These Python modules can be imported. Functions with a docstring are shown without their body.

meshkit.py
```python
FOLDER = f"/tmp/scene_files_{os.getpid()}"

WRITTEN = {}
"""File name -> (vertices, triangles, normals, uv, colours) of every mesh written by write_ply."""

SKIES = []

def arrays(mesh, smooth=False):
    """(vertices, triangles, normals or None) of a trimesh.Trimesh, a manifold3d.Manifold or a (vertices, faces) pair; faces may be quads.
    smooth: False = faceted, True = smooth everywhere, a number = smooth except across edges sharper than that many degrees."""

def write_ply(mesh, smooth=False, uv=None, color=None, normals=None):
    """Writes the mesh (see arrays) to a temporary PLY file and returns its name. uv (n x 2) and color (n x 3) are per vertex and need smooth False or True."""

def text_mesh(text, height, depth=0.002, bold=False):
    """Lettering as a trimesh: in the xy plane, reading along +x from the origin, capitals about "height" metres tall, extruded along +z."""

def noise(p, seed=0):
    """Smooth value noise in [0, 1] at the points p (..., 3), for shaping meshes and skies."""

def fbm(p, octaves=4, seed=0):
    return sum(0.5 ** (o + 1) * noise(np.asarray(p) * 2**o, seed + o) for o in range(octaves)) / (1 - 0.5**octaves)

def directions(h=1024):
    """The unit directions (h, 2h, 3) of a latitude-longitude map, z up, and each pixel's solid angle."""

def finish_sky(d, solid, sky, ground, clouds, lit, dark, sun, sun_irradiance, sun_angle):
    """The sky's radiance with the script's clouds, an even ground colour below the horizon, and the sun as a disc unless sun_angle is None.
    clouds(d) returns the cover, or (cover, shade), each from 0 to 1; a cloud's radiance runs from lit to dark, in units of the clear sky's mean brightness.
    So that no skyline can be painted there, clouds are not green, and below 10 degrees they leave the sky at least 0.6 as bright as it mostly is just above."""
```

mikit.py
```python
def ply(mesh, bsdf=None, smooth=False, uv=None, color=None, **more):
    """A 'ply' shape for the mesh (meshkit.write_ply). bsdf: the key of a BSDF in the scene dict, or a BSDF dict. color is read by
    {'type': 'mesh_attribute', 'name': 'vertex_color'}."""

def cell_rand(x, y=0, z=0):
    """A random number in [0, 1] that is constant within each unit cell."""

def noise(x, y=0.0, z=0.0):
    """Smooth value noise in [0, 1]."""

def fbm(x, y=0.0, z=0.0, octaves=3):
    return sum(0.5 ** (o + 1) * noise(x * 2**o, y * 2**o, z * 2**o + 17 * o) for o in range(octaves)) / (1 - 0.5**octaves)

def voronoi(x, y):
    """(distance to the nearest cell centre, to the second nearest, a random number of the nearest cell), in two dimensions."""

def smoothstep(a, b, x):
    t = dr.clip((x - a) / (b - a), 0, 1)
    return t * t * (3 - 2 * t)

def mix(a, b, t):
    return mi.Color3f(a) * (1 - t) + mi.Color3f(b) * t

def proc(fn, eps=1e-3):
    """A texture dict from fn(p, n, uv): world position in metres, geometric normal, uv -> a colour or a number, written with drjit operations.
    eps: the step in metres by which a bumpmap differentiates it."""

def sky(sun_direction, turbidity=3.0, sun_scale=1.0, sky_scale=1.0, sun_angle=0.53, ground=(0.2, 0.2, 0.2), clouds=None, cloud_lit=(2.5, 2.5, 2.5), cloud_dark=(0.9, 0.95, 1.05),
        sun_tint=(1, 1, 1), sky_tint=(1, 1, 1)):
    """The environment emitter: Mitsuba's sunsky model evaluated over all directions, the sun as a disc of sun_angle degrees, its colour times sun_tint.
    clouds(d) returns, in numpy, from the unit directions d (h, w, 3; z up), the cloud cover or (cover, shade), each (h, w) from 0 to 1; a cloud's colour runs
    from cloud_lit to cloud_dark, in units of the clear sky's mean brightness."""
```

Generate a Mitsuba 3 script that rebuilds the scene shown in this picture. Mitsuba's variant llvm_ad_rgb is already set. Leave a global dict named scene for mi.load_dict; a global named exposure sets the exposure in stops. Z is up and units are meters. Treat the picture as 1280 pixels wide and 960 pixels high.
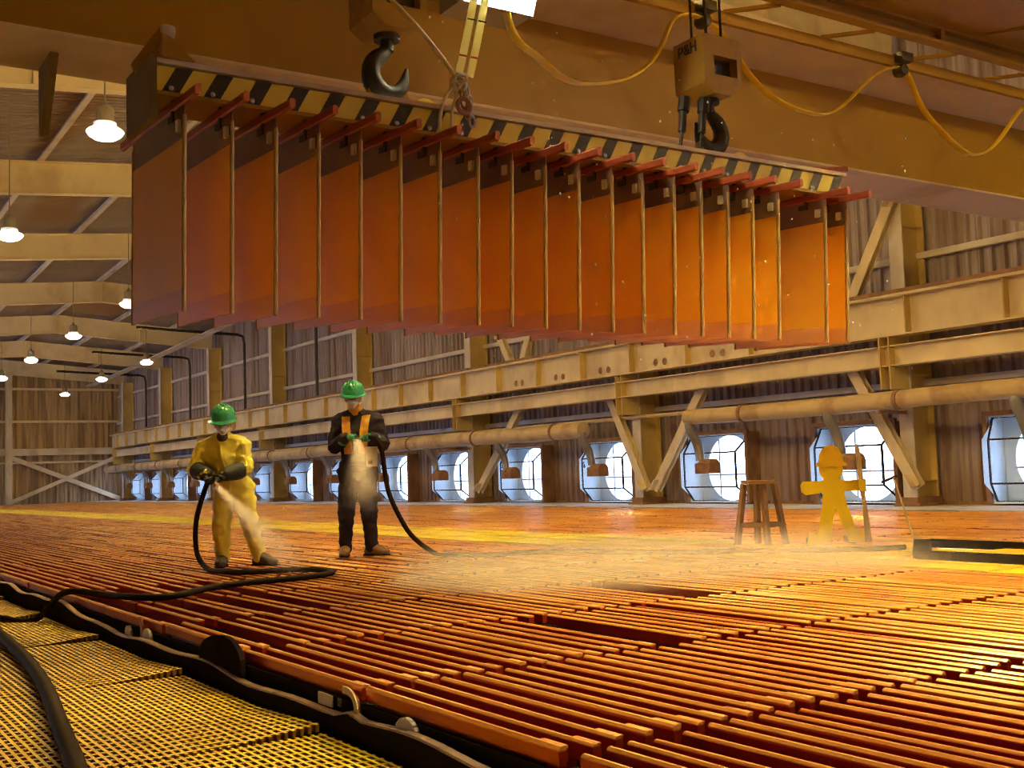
import math, random, numpy as np, trimesh, manifold3d, mitsuba as mi, drjit as dr, mikit, meshkit
from mikit import proc, noise, fbm, smoothstep, mix, cell_rand, ply
T = mi.ScalarTransform4f
rng = np.random.default_rng(7)
PI = math.pi

# ------------------------------------------------------------------ camera, sky, exposure
scene, labels = {}, {}
exposure = 0.22
YAW, PIT, ROL, FPX = 0.581116156, 0.0769131978, -0.0344999342, 1431.14
EYE = np.array([0.0, 0.0, 0.87])
_f = np.array([math.sin(YAW) * math.cos(PIT), math.cos(YAW) * math.cos(PIT), math.sin(PIT)])
_r0 = np.array([math.cos(YAW), -math.sin(YAW), 0.0]); _u0 = np.cross(_r0, _f)
_u = -math.sin(ROL) * _r0 + math.cos(ROL) * _u0
scene['camera'] = {'type': 'perspective', 'fov': math.degrees(2 * math.atan(640 / FPX)), 'fov_axis': 'x', 'near_clip': 0.05, 'far_clip': 500.0,
                   'to_world': T().look_at(origin=EYE.tolist(), target=(EYE + _f).tolist(), up=_u.tolist())}
LAMP = (1.0, 0.65, 0.20)          # warm sodium light of the high-bay lamps
LAMP_L = 98.0
FLOOD_L = 150.0
ADDED_DOWNLIGHT_L = 950.0                   # downlights added out of view under the near crane girder
FRONT_GAIN = 4.1                  # boost of the unseen front lamps to brighten foreground and workers
SKY_SCALE = 19.0
scene['sky'] = mikit.sky((0.35, 0.3, 0.88), turbidity=4.0, sun_scale=0.0, sky_scale=SKY_SCALE, ground=(0.55, 0.56, 0.58),
                         clouds=lambda d: np.full(d.shape[:2], 0.8), cloud_lit=(0.80, 1.0, 1.45), cloud_dark=(0.75, 0.95, 1.35), sky_tint=(0.8, 1.0, 1.3))
print('sky mean', np.array(meshkit.SKIES[0])[:512].mean((0, 1)))

# ------------------------------------------------------------------ mesh helpers (all return (vertices, triangles))
_BF = np.array([[0, 3, 2], [0, 2, 1], [4, 5, 6], [4, 6, 7], [0, 1, 5], [0, 5, 4], [1, 2, 6], [1, 6, 5], [2, 3, 7], [2, 7, 6], [3, 0, 4], [3, 4, 7]])
def A(*v): return np.array(v, float)
def box(x0, x1, y0, y1, z0, z1):
    return np.array([[x0, y0, z0], [x1, y0, z0], [x1, y1, z0], [x0, y1, z0], [x0, y0, z1], [x1, y0, z1], [x1, y1, z1], [x0, y1, z1]], float), _BF
def cat(*ms):
    ms = [m for x in ms for m in (x if isinstance(x, list) else [x])]
    off, V, F = 0, [], []
    for v, f in ms:
        V.append(v); F.append(np.asarray(f) + off); off += len(v)
    return np.vstack(V), np.vstack(F)
def tri(m): return np.array(m.vertices, float), np.array(m.faces)
def frame(d, up=(0, 0, 1)):
    d = np.asarray(d, float); d = d / np.linalg.norm(d)
    up = np.asarray(up, float)
    if abs(d @ up) > 0.98 * np.linalg.norm(up): up = A(1, 0, 0) if abs(d[0]) < 0.9 else A(0, 1, 0)
    s = np.cross(d, up); s /= np.linalg.norm(s)
    return d, s, np.cross(s, d)
def sweep(poly, p0, p1, up=(0, 0, 1), caps=True):
    """closed 2-D outline (side, up) swept from p0 to p1"""
    from shapely.geometry import Polygon
    p0, p1 = np.asarray(p0, float), np.asarray(p1, float)
    d, s, u = frame(p1 - p0, up)
    poly = np.asarray(poly, float); n = len(poly)
    if Polygon(poly).exterior.is_ccw is False: poly = poly[::-1]
    ring = poly[:, :1] * s + poly[:, 1:] * u
    V = np.vstack([p0 + ring, p1 + ring])
    i = np.arange(n); j = (i + 1) % n
    # s x u = -d ... choose winding so that faces look outward
    F = [np.stack([i, i + n, j + n], 1), np.stack([i, j + n, j], 1)]
    if caps:
        import mapbox_earcut as ec
        try: t = ec.triangulate_float64(poly, np.array([n], np.uint32)).reshape(-1, 3)
        except Exception: t = np.array([[0, k, k + 1] for k in range(1, n - 1)])
        a = poly[t[:, 1]] - poly[t[:, 0]]; b = poly[t[:, 2]] - poly[t[:, 0]]
        ccw = (a[:, 0] * b[:, 1] - a[:, 1] * b[:, 0]) > 0
        t = np.where(ccw[:, None], t, t[:, ::-1])
        F += [t, t[:, ::-1] + n]
    return V, np.vstack(F)
def rect(w, h): return [(-w / 2, -h / 2), (w / 2, -h / 2), (w / 2, h / 2), (-w / 2, h / 2)]
def crect(w, h, c): return [(-w / 2 + c, -h / 2), (w / 2 - c, -h / 2), (w / 2, -h / 2 + c), (w / 2, h / 2 - c), (w / 2 - c, h / 2), (-w / 2 + c, h / 2), (-w / 2, h / 2 - c), (-w / 2, -h / 2 + c)]
def ipoly(w, h, tf=0.02, tw=0.015):
    a, b, c = w / 2, h / 2, tw / 2
    return [(-a, -b), (a, -b), (a, -b + tf), (c, -b + tf), (c, b - tf), (a, b - tf), (a, b), (-a, b), (-a, b - tf), (-c, b - tf), (-c, -b + tf), (-a, -b + tf)]
def bar(p0, p1, w, h=None, up=(0, 0, 1)): return sweep(rect(w, h or w), p0, p1, up)
def ibeam(p0, p1, w, h, tf=0.025, tw=0.02, up=(0, 0, 1)): return sweep(ipoly(w, h, tf, tw), p0, p1, up)
def tube(pts, r, n=10, caps=True):
    p = np.asarray(pts, float); t = np.gradient(p, axis=0); t /= np.linalg.norm(t, axis=1, keepdims=True) + 1e-12
    rr = np.broadcast_to(np.asarray(r, float), (len(p),))
    a = np.zeros_like(p); ref = A(0, 0, 1) if abs(t[0, 2]) < 0.9 else A(1, 0, 0)
    a[0] = np.cross(t[0], ref); a[0] /= np.linalg.norm(a[0])
    for k in range(1, len(p)):
        a[k] = a[k - 1] - t[k] * (a[k - 1] @ t[k]); a[k] /= np.linalg.norm(a[k])
    b = np.cross(t, a); ang = np.arange(n) * 2 * PI / n
    V = p[:, None] + rr[:, None, None] * (np.cos(ang)[None, :, None] * a[:, None] + np.sin(ang)[None, :, None] * b[:, None])
    i, j = np.meshgrid(np.arange(len(p) - 1), np.arange(n), indexing='ij')
    q = np.stack([i * n + j, i * n + (j + 1) % n, (i + 1) * n + (j + 1) % n, (i + 1) * n + j], -1).reshape(-1, 4)
    V = V.reshape(-1, 3); F = np.vstack([q[:, [0, 1, 2]], q[:, [0, 2, 3]]])
    if caps:
        k = np.arange(n); e = (len(p) - 1) * n; m = len(V)
        V = np.vstack([V, p[:1], p[-1:]])
        F = np.vstack([F, np.stack([(k + 1) % n, k, 0 * k + m], 1), np.stack([e + k, e + (k + 1) % n, 0 * k + m + 1], 1)])
    return V, F
def spline(pts, n=40):
    from scipy.interpolate import PchipInterpolator, CubicSpline
    p = np.asarray(pts, float); s = np.r_[0, np.cumsum(np.linalg.norm(np.diff(p, axis=0), axis=1))]
    return CubicSpline(s, p)(np.linspace(0, s[-1], n)) if len(p) > 2 else p[0] + (p[-1] - p[0]) * np.linspace(0, 1, n)[:, None]
def lathe(prof, at=(0, 0, 0), axis=(0, 0, 1), n=20):
    prof = np.asarray(prof, float); d, s, u = frame(axis)
    ang = np.arange(n) * 2 * PI / n
    V = np.asarray(at, float) + prof[:, None, 1:2] * d + prof[:, None, :1] * (np.cos(ang)[None, :, None] * s - np.sin(ang)[None, :, None] * u)
    i, j = np.meshgrid(np.arange(len(prof) - 1), np.arange(n), indexing='ij')
    q = np.stack([i * n + j, i * n + (j + 1) % n, (i + 1) * n + (j + 1) % n, (i + 1) * n + j], -1).reshape(-1, 4)
    return V.reshape(-1, 3), np.vstack([q[:, [0, 1, 2]], q[:, [0, 2, 3]]])
def prism(poly, t, origin, xa, ya):
    """shapely polygon in the (xa, ya) plane, thickness t along xa x ya"""
    if hasattr(poly, 'geoms'): return cat([prism(g, t, origin, xa, ya) for g in poly.geoms])
    m = trimesh.creation.extrude_polygon(poly, t, engine='earcut')
    v = np.array(m.vertices); xa, ya = np.asarray(xa, float), np.asarray(ya, float)
    return np.asarray(origin, float) + v[:, :1] * xa + v[:, 1:2] * ya + v[:, 2:] * np.cross(xa, ya), np.array(m.faces)
def move(m, d): return m[0] + np.asarray(d, float), m[1]
def ball(c, r, n=2, s=(1, 1, 1)):
    m = trimesh.creation.icosphere(n, 1.0)
    return np.array(m.vertices) * np.asarray(s) * r + np.asarray(c, float), np.array(m.faces)

# ------------------------------------------------------------------ naming helpers
def num(key):
    if key not in scene and key not in labels: return key
    k = 1
    while f'{key}_{k:03d}' in scene or f'{key}_{k:03d}' in labels: k += 1
    return f'{key}_{k:03d}'
_next = {}
def fresh(key):
    k = _next.get(key, 0)
    while True:
        name = key if k == 0 else f'{key}_{k:03d}'
        k += 1
        if name not in scene and name not in labels:
            _next[key] = k
            return name
def tag(key, label, cat_=None, group=None, kind=None):
    d = {'label': label}
    if cat_: d['category'] = cat_
    if group: d['group'] = group
    if kind: d['kind'] = kind
    labels[key] = d
    return key
def thing(name, label, cat_, group=None, kind=None): return tag(fresh(name), label, cat_, group, kind)
def part(parent, name, mesh, mat, smooth=False, label=None, kind=None, **more):
    key = fresh(f'{parent}__{name}')
    scene[key] = mesh if isinstance(mesh, dict) else ply(mesh, mat, smooth, **more)
    if label or kind: labels[key] = {k: v for k, v in (('label', label), ('kind', kind)) if v}
    return key
def solid(name, mesh, mat, label, cat_, group=None, kind=None, smooth=False, **more):
    key = fresh(name); scene[key] = ply(mesh, mat, smooth, **more)
    return tag(key, label, cat_, group, kind)
ORD = ['first', 'second', 'third', 'fourth', 'fifth', 'sixth', 'seventh', 'eighth', 'ninth', 'tenth', 'eleventh', 'twelfth', 'thirteenth', 'fourteenth', 'fifteenth', 'sixteenth', 'seventeenth', 'eighteenth', 'nineteenth', 'twentieth']

# ------------------------------------------------------------------ materials
def mat(key, color, rough=0.6, metal=0.0, spec=0.4, **k):
    c = color if isinstance(color, dict) else {'type': 'rgb', 'value': list(color)}
    scene[key] = {'type': 'twosided', 'bsdf': {'type': 'principled', 'base_color': c, 'roughness': rough, 'metallic': metal, 'specular': spec, **k}}
    return key
def grime(base, dark, scale=1.5, amount=0.6):
    def fn(p, n, uv):
        g = fbm(p.x * scale, p.y * scale, p.z * scale * 0.6, 4)
        f = fbm(p.x * scale * 9, p.y * scale * 9, p.z * scale * 3, 2)
        return mix(base, dark, dr.clip(smoothstep(0.42, 0.75, g) * amount + (f - 0.5) * 0.25, 0, 1))
    return proc(fn)
mat('cream_steel', grime((0.74, 0.64, 0.44), (0.44, 0.33, 0.19), 1.2, 0.6), 0.5)
mat('ochre_steel', grime((0.62, 0.47, 0.17), (0.36, 0.25, 0.10), 1.1, 0.5), 0.5)
mat('crane_paint', grime((0.36, 0.205, 0.014), (0.25, 0.13, 0.012), 0.8, 0.5), 0.45)
mat('pale_steel', grime((0.66, 0.62, 0.60), (0.42, 0.36, 0.30), 1.6, 0.6), 0.5)
def siding_fn(p, n, uv):
    streak = fbm(p.x * 7 + p.y * 7, p.z * 0.35, 3.0, 3)
    g = fbm(p.x * 0.35, p.y * 0.35, p.z * 0.5, 3)
    low = smoothstep(2.2, 0.2, p.z) * smoothstep(0.35, 0.6, g)
    c = mix((0.37, 0.32, 0.36), (0.19, 0.14, 0.14), smoothstep(0.4, 0.75, streak) * 0.8)
    return mix(c, (0.25, 0.14, 0.08), dr.clip(low * 0.8 + smoothstep(0.62, 0.8, streak) * 0.3, 0, 1))
mat('siding', proc(siding_fn), 0.55)
def end_fn(p, n, uv):
    streak = fbm(p.x * 5, p.z * 0.3, 9.0, 3)
    return mix((0.46, 0.33, 0.18), (0.22, 0.13, 0.07), smoothstep(0.38, 0.72, streak) * 0.85)
mat('end_siding', proc(end_fn), 0.5)
mat('roof_deck', proc(lambda p, n, uv: mix((0.24, 0.19, 0.19), (0.20, 0.11, 0.07), smoothstep(0.45, 0.7, fbm(p.x * 0.7, p.y * 0.12, 2.0, 2)))), 0.5)
mat('concrete', grime((0.52, 0.50, 0.50), (0.34, 0.31, 0.29), 0.9, 0.8), 0.7)
mat('dark_floor', (0.05, 0.035, 0.025), 0.5)
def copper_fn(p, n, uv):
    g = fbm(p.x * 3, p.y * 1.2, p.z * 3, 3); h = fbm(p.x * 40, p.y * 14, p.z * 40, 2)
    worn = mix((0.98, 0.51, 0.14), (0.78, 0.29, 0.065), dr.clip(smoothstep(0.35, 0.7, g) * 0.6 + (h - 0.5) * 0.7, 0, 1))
    return mix((0.30, 0.026, 0.009), worn, smoothstep(-0.016, -0.006, p.z))  # dark red lower on the bar, bright copper near its top
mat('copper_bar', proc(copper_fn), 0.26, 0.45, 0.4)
def sheet_fn(p, n, uv):
    g = fbm(p.x * 5, p.y * 5, p.z * 2, 3)
    return mix((0.22, 0.04, 0.022), (0.13, 0.025, 0.018), smoothstep(0.35, 0.7, g))
mat('red_copper', proc(sheet_fn), 0.5, 0.1)
def deposit_fn(p, n, uv):
    g = fbm(p.x * 2, p.y * 2.5, p.z * 2.0, 3); f = fbm(p.x * 60, p.y * 60, p.z * 60, 2)
    return mix((0.95, 0.54, 0.055), (0.86, 0.43, 0.045), dr.clip(smoothstep(0.35, 0.65, g) * 0.6 + (f - 0.5) * 0.4, 0, 1))
mat('copper_deposit', proc(deposit_fn), 0.42, 0.25, 0.4)
mat('wet_copper', (0.80, 0.42, 0.22), 0.35, 0.1, 0.5)
mat('stain_steel', grime((0.20, 0.13, 0.09), (0.10, 0.06, 0.05), 4, 0.6), 0.35, 0.5)
mat('edge_plastic', grime((0.36, 0.25, 0.12), (0.22, 0.13, 0.06), 8, 0.6), 0.5)
mat('drop_metal', grime((0.30, 0.31, 0.36), (0.20, 0.18, 0.18), 5, 0.6), 0.35, 0.4)
mat('red_bar', grime((0.30, 0.06, 0.025), (0.18, 0.035, 0.018), 6, 0.5), 0.4, 0.2)
mat('hazard_yellow', grime((0.95, 0.74, 0.08), (0.75, 0.54, 0.06), 6, 0.5), 0.45)
mat('hazard_black', (0.025, 0.022, 0.02), 0.5)
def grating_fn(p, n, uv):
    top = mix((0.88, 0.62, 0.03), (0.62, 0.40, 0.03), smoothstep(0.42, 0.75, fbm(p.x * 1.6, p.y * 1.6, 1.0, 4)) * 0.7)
    return mix((0.16, 0.075, 0.012), top, smoothstep(0.4, 0.8, dr.abs(n.z)))       # grime plus painted slot shade on the side faces
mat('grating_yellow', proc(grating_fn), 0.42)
def walk_fn(p, n, uv):
    gx = p.x / 0.04 - dr.floor(p.x / 0.04)
    c = mix((0.92, 0.72, 0.025), (0.80, 0.58, 0.03), smoothstep(0.4, 0.7, fbm(p.x * 1.5, p.y * 1.2, 0.0, 3)))
    return mix(c, (0.42, 0.25, 0.05), smoothstep(0.6, 0.7, gx) * 0.5)
mat('walkway_yellow', proc(walk_fn), 0.4)
scene['rubber'] = {'type': 'twosided', 'bsdf': {'type': 'diffuse', 'reflectance': {'type': 'rgb', 'value': [0.014, 0.012, 0.015]}}}
mat('hose_rubber', (0.014, 0.009, 0.008), 0.6, 0.0, 0.06)
mat('liner_edge', grime((0.34, 0.25, 0.16), (0.15, 0.10, 0.08), 6, 0.8), 0.6)
mat('electrolyte', (0.03, 0.02, 0.02), 0.08)
mat('black_steel', (0.03, 0.028, 0.03), 0.4, 0.3)
mat('block_paint', grime((0.40, 0.23, 0.03), (0.20, 0.10, 0.02), 4, 0.8), 0.5)
mat('hook_steel', (0.016, 0.014, 0.014), 0.5, 0.1, 0.25)
mat('dark_olive', grime((0.12, 0.09, 0.035), (0.07, 0.05, 0.02), 4, 0.6), 0.5)
mat('housing_grey', (0.25, 0.23, 0.2), 0.4, 0.3)
mat('galvanised', grime((0.58, 0.58, 0.60), (0.40, 0.36, 0.33), 5, 0.6), 0.35, 0.5)
mat('pipe_paint', grime((0.60, 0.47, 0.28), (0.38, 0.24, 0.13), 2.5, 0.7), 0.5)
mat('rust_iron', grime((0.30, 0.17, 0.10), (0.18, 0.10, 0.07), 6, 0.7), 0.7)
mat('window_panel', (0.62, 0.74, 0.80), 0.5)
mat('white_sheet', (0.8, 0.8, 0.78), 0.5)
mat('webbing', grime((0.85, 0.78, 0.45), (0.70, 0.55, 0.25), 9, 0.5), 0.6)
scene['webbing_lit'] = {'type': 'principledthin', 'base_color': {'type': 'rgb', 'value': [0.88, 0.78, 0.42]}, 'roughness': 0.6, 'diff_trans': 0.9}
mat('red_mark', (0.6, 0.08, 0.05), 0.6)
mat('cable_yellow', (0.88, 0.66, 0.04), 0.4)
mat('wood_dark', grime((0.20, 0.12, 0.08), (0.12, 0.07, 0.05), 7, 0.6), 0.6)
mat('sign_yellow', grime((0.95, 0.74, 0.03), (0.82, 0.58, 0.03), 5, 0.5), 0.5)
mat('sign_amber', grime((0.82, 0.54, 0.02), (0.70, 0.42, 0.02), 5, 0.5), 0.5)  # darker tone imitates shading on the helmet relief
mat('suit_yellow', grime((0.95, 0.84, 0.12), (0.86, 0.70, 0.08), 6, 0.6), 0.45)
mat('navy_cloth', grime((0.016, 0.013, 0.028), (0.010, 0.008, 0.014), 5, 0.6), 0.8, 0.0, 0.15)
mat('vest_orange', grime((0.70, 0.36, 0.04), (0.45, 0.14, 0.03), 9, 0.8), 0.6)
mat('helmet_green', (0.015, 0.20, 0.11), 0.22, 0.0, 0.6, clearcoat=0.6, clearcoat_gloss=0.9)
mat('mask_white', (0.86, 0.86, 0.90), 0.7)
mat('skin', (0.52, 0.30, 0.20), 0.55)
mat('eye_dark', (0.04, 0.03, 0.03), 0.3)
mat('glove_green', (0.03, 0.20, 0.13), 0.55)
mat('glove_dark', (0.018, 0.022, 0.03), 0.6, 0.0, 0.2)
mat('collar_dark', (0.03, 0.02, 0.05), 0.7)
mat('boot_black', (0.03, 0.025, 0.025), 0.5)
mat('boot_brown', (0.16, 0.09, 0.05), 0.5)
mat('ground_snow', (0.70, 0.72, 0.74), 0.8)
mat('reflector_white', (0.8, 0.78, 0.7), 0.4)

# ------------------------------------------------------------------ the setting: floors
XW = 18.0                                   # room face of the right wall's steel
Y0, Y1 = -8.0, 72.2
scene['ground'] = ply(box(-60, 160, -80, 160, -2.2, -2.0), 'ground_snow')
tag('ground', 'pale ground outside the windows', 'ground', kind='structure')
scene['floor__basement_slab'] = ply(box(-9.5, 16.35, Y0, Y1 + 0.5, -1.5, -1.4), 'dark_floor')
scene['floor__wall_strip'] = ply(box(16.35, 18.9, Y0, Y1 + 0.5, -0.30, 0.0), 'concrete'); tag('floor', 'pale concrete strip of floor along the foot of the wall', 'floor', kind='structure')

# ------------------------------------------------------------------ right wall of ribbed siding with openings
def ribbed(L, H, pitch=0.247, depth=0.062, x0=0.0):
    """ribbed sheet: length along +y, height along +z, facing -x; ribs stand towards -x"""
    n = max(1, round(L / pitch)); p = L / n
    ys, xs = [], []
    for k in range(n):
        for a, b in ((0, 0), (0.52, 0), (0.64, -depth), (0.88, -depth)):
            ys.append((k + a) * p); xs.append(b)
    ys.append(L); xs.append(0)
    ys, xs = np.array(ys), np.array(xs); m = len(ys)
    V = np.vstack([np.stack([xs, ys, 0 * ys], 1), np.stack([xs, ys, 0 * ys + H], 1)])
    i = np.arange(m - 1)
    return V, np.vstack([np.stack([i, i + m, i + 1 + m], 1), np.stack([i, i + 1 + m, i + 1], 1)])
WP = 0.98
WIN = [11.3 + 4 * WP * k for k in range(-4, 16)]       # window centres along the wall
YS = WIN[0] - 2 * WP
pl = {h: ply(ribbed(WP, h), 'siding') for h in (1.0, 5.4, 2.55)}
tag('wall_right', 'wall of vertical ribbed metal siding behind the steel columns', 'wall', kind='structure')
k = 0
while YS + k * WP < Y1:
    y = YS + k * WP; over = k % 4 in (1, 2)
    for z, h in ((1.56, 2.55), (4.08, 5.4)) if over else ((0.0, 1.0), (0.98, 1.0), (1.56, 2.55), (4.08, 5.4)):
        scene[fresh('wall_right__siding_panel')] = {**pl[h], 'to_world': T().translate([XW + 0.42 + (0.012 if z in (0.98, 4.08) else 0) + (0.006 if z == 1.56 else 0), y, z])}
    k += 1
YE = YS + k * WP
for z in (2.28, 4.68, 6.3):
    part('wall_right', 'girt', cat(bar((XW + 0.30, YS, z), (XW + 0.30, YE, z), 0.14, 0.12)), 'pale_steel')
part('wall_right', 'base_channel', box(XW + 0.36, XW + 0.55, YS, YE, -0.02, 0.06), 'rust_iron')
part('wall_right', 'outer_skin', cat(box(XW + 0.50, XW + 0.52, YS, YE, 1.57, 9.5)), 'siding')

# windows: square openings with a round orifice and a guard cage
from shapely.geometry import Polygon, Point, box as sbox
hole = sbox(-0.98, 0, 0.98, 1.54).difference(Point(0, 0.77).buffer(0.74, 24))
panel = prism(hole, 0.02, (0, 0, 0), (0, -1, 0), (0, 0, 1))           # lies in x = 0, thickness towards -x
cage = []
o = [(-0.95, 0.03), (0.95, 0.03), (0.95, 1.51), (-0.95, 1.51)]; q = [(-0.88, 0.36), (0.78, 0.36), (0.78, 1.12), (-0.88, 1.12)]
for i in range(4):
    a, b, c, d = o[i], o[(i + 1) % 4], q[i], q[(i + 1) % 4]
    cage.append([bar((-0.30, a[0], a[1]), (-0.30, b[0], b[1]), 0.03), bar((-0.72, c[0], c[1]), (-0.72, d[0], d[1]), 0.03), bar((-0.30, a[0], a[1]), (-0.72, c[0], c[1]), 0.028)])
sleeve = [box(-0.42, 0.02, -0.98, -0.95, 0, 1.54), box(-0.42, 0.02, 0.95, 0.98, 0, 1.54), box(-0.42, 0.02, -0.98, 0.98, 1.51, 1.54), box(-0.42, 0.02, -0.98, 0.98, 0, 0.03)]
wp = {'round_opening_panel': ply(panel, 'window_panel'), 'sleeve': ply(cat(sleeve), 'window_panel'),
      'outer_frame': ply(cat([box(-0.42, 0.0, -1.0, -0.981, 0, 1.56), box(-0.42, 0.0, 0.981, 1.0, 0, 1.56), box(-0.50, -0.42, -1.03, -0.95, 0, 1.6), box(-0.50, -0.42, 0.95, 1.03, 0, 1.6), box(-0.50, -0.42, -1.03, 1.03, 1.54, 1.62)]), 'rust_iron')}
bars_p = [ply(m, 'black_steel') for c in cage for m in c] + [ply(bar((-0.05, 0.30, 0.10), (-0.05, 0.30, 1.45), 0.03), 'galvanised'), ply(bar((-0.05, -0.74, 0.62), (-0.05, 0.74, 0.62), 0.03), 'galvanised')]
side_plate = ply(prism(Polygon([(-0.72, 0.36), (-0.30, 0.03), (-0.30, 1.51), (-0.72, 1.12)]), 0.008, (0, 0.915, 0), (1, 0, 0), (0, 0, 1)), 'window_panel')
for i, yc in enumerate(WIN):
    if yc < 2 or yc > 70: continue
    w = f'window_{i + 1}'
    to = T().translate([XW + 0.46, yc, 0.03])
    for n_, d_ in wp.items(): scene[f'{w}__{n_}'] = {**d_, 'to_world': to}
    for j, d_ in enumerate(bars_p): scene[fresh(f'{w}__guard_bar')] = {**d_, 'to_world': to}
    scene[f'{w}__side_plate'] = {**side_plate, 'to_world': to}
    tag(w, 'low square wall opening with a round orifice and a steel guard cage', 'window', 'row of caged wall openings', 'structure')

for i, glyph in ((7, '4'), (8, '3')):
    tm = meshkit.text_mesh(glyph, 0.16, 0.003, bold=True); v = np.array(tm.vertices)
    scene[f'window_{i + 1}__number'] = ply((np.c_[XW - 0.20 + v[:, 0], WIN[i] + 0.906 - v[:, 2], 0.92 + v[:, 1]], np.array(tm.faces)), 'hazard_black')

# ------------------------------------------------------------------ far wall, back wall, left wall
tag('wall_far', 'far end wall of ribbed metal siding with cross bracing', 'wall', kind='structure')
pe = ply(ribbed(0.988, 9.2), 'end_siding')
for k in range(28):
    scene[fresh('wall_far__siding_panel')] = {**pe, 'to_world': T().translate([XW + 0.6 - 0.988 * k, Y1, 0]).rotate([0, 0, 1], 90)}
for z, h in ((4.82, 0.14), (2.4, 0.12), (6.75, 0.14)):
    part('wall_far', 'girt', bar((-9, Y1 - 0.12, z), (18.4, Y1 - 0.12, z), 0.14, h), 'cream_steel')
part('wall_far', 'tie_beam', bar((-9, Y1 - 0.3, 3.02), (18.2, Y1 - 0.3, 3.02), 0.25, 0.40), 'cream_steel')
part('wall_far', 'cross_brace', bar((12.1, Y1 - 0.35, 2.72), (18.3, Y1 - 0.35, 0.1), 0.10, 0.26), 'cream_steel')
part('wall_far', 'cross_brace', bar((12.1, Y1 - 0.47, 0.1), (18.3, Y1 - 0.47, 2.72), 0.10, 0.22), 'cream_steel')
part('wall_far', 'outer_skin', box(-9.6, 18.7, Y1 + 0.1, Y1 + 0.12, -0.3, 9.6), 'end_siding')
for x in (12.0, 6.0, 0.0):
    part('wall_far', 'wall_post', ibeam((x, Y1 - 0.4, -0.3), (x, Y1 - 0.4, 8.6), 0.34, 0.34, up=(0, 1, 0)), 'cream_steel')
scene['wall_back'] = ply(box(-9.6, 18.7, Y0 - 0.3, Y0, -1.5, 10.2), 'end_siding'); tag('wall_back', 'plain metal wall behind the camera', 'wall', kind='structure')
lw = []
for yc in np.arange(-3, 70, 7.85):
    lw += [box(-9.6, -9.4, yc - 4.9, yc - 2.4, -1.5, 9.8)]
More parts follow.
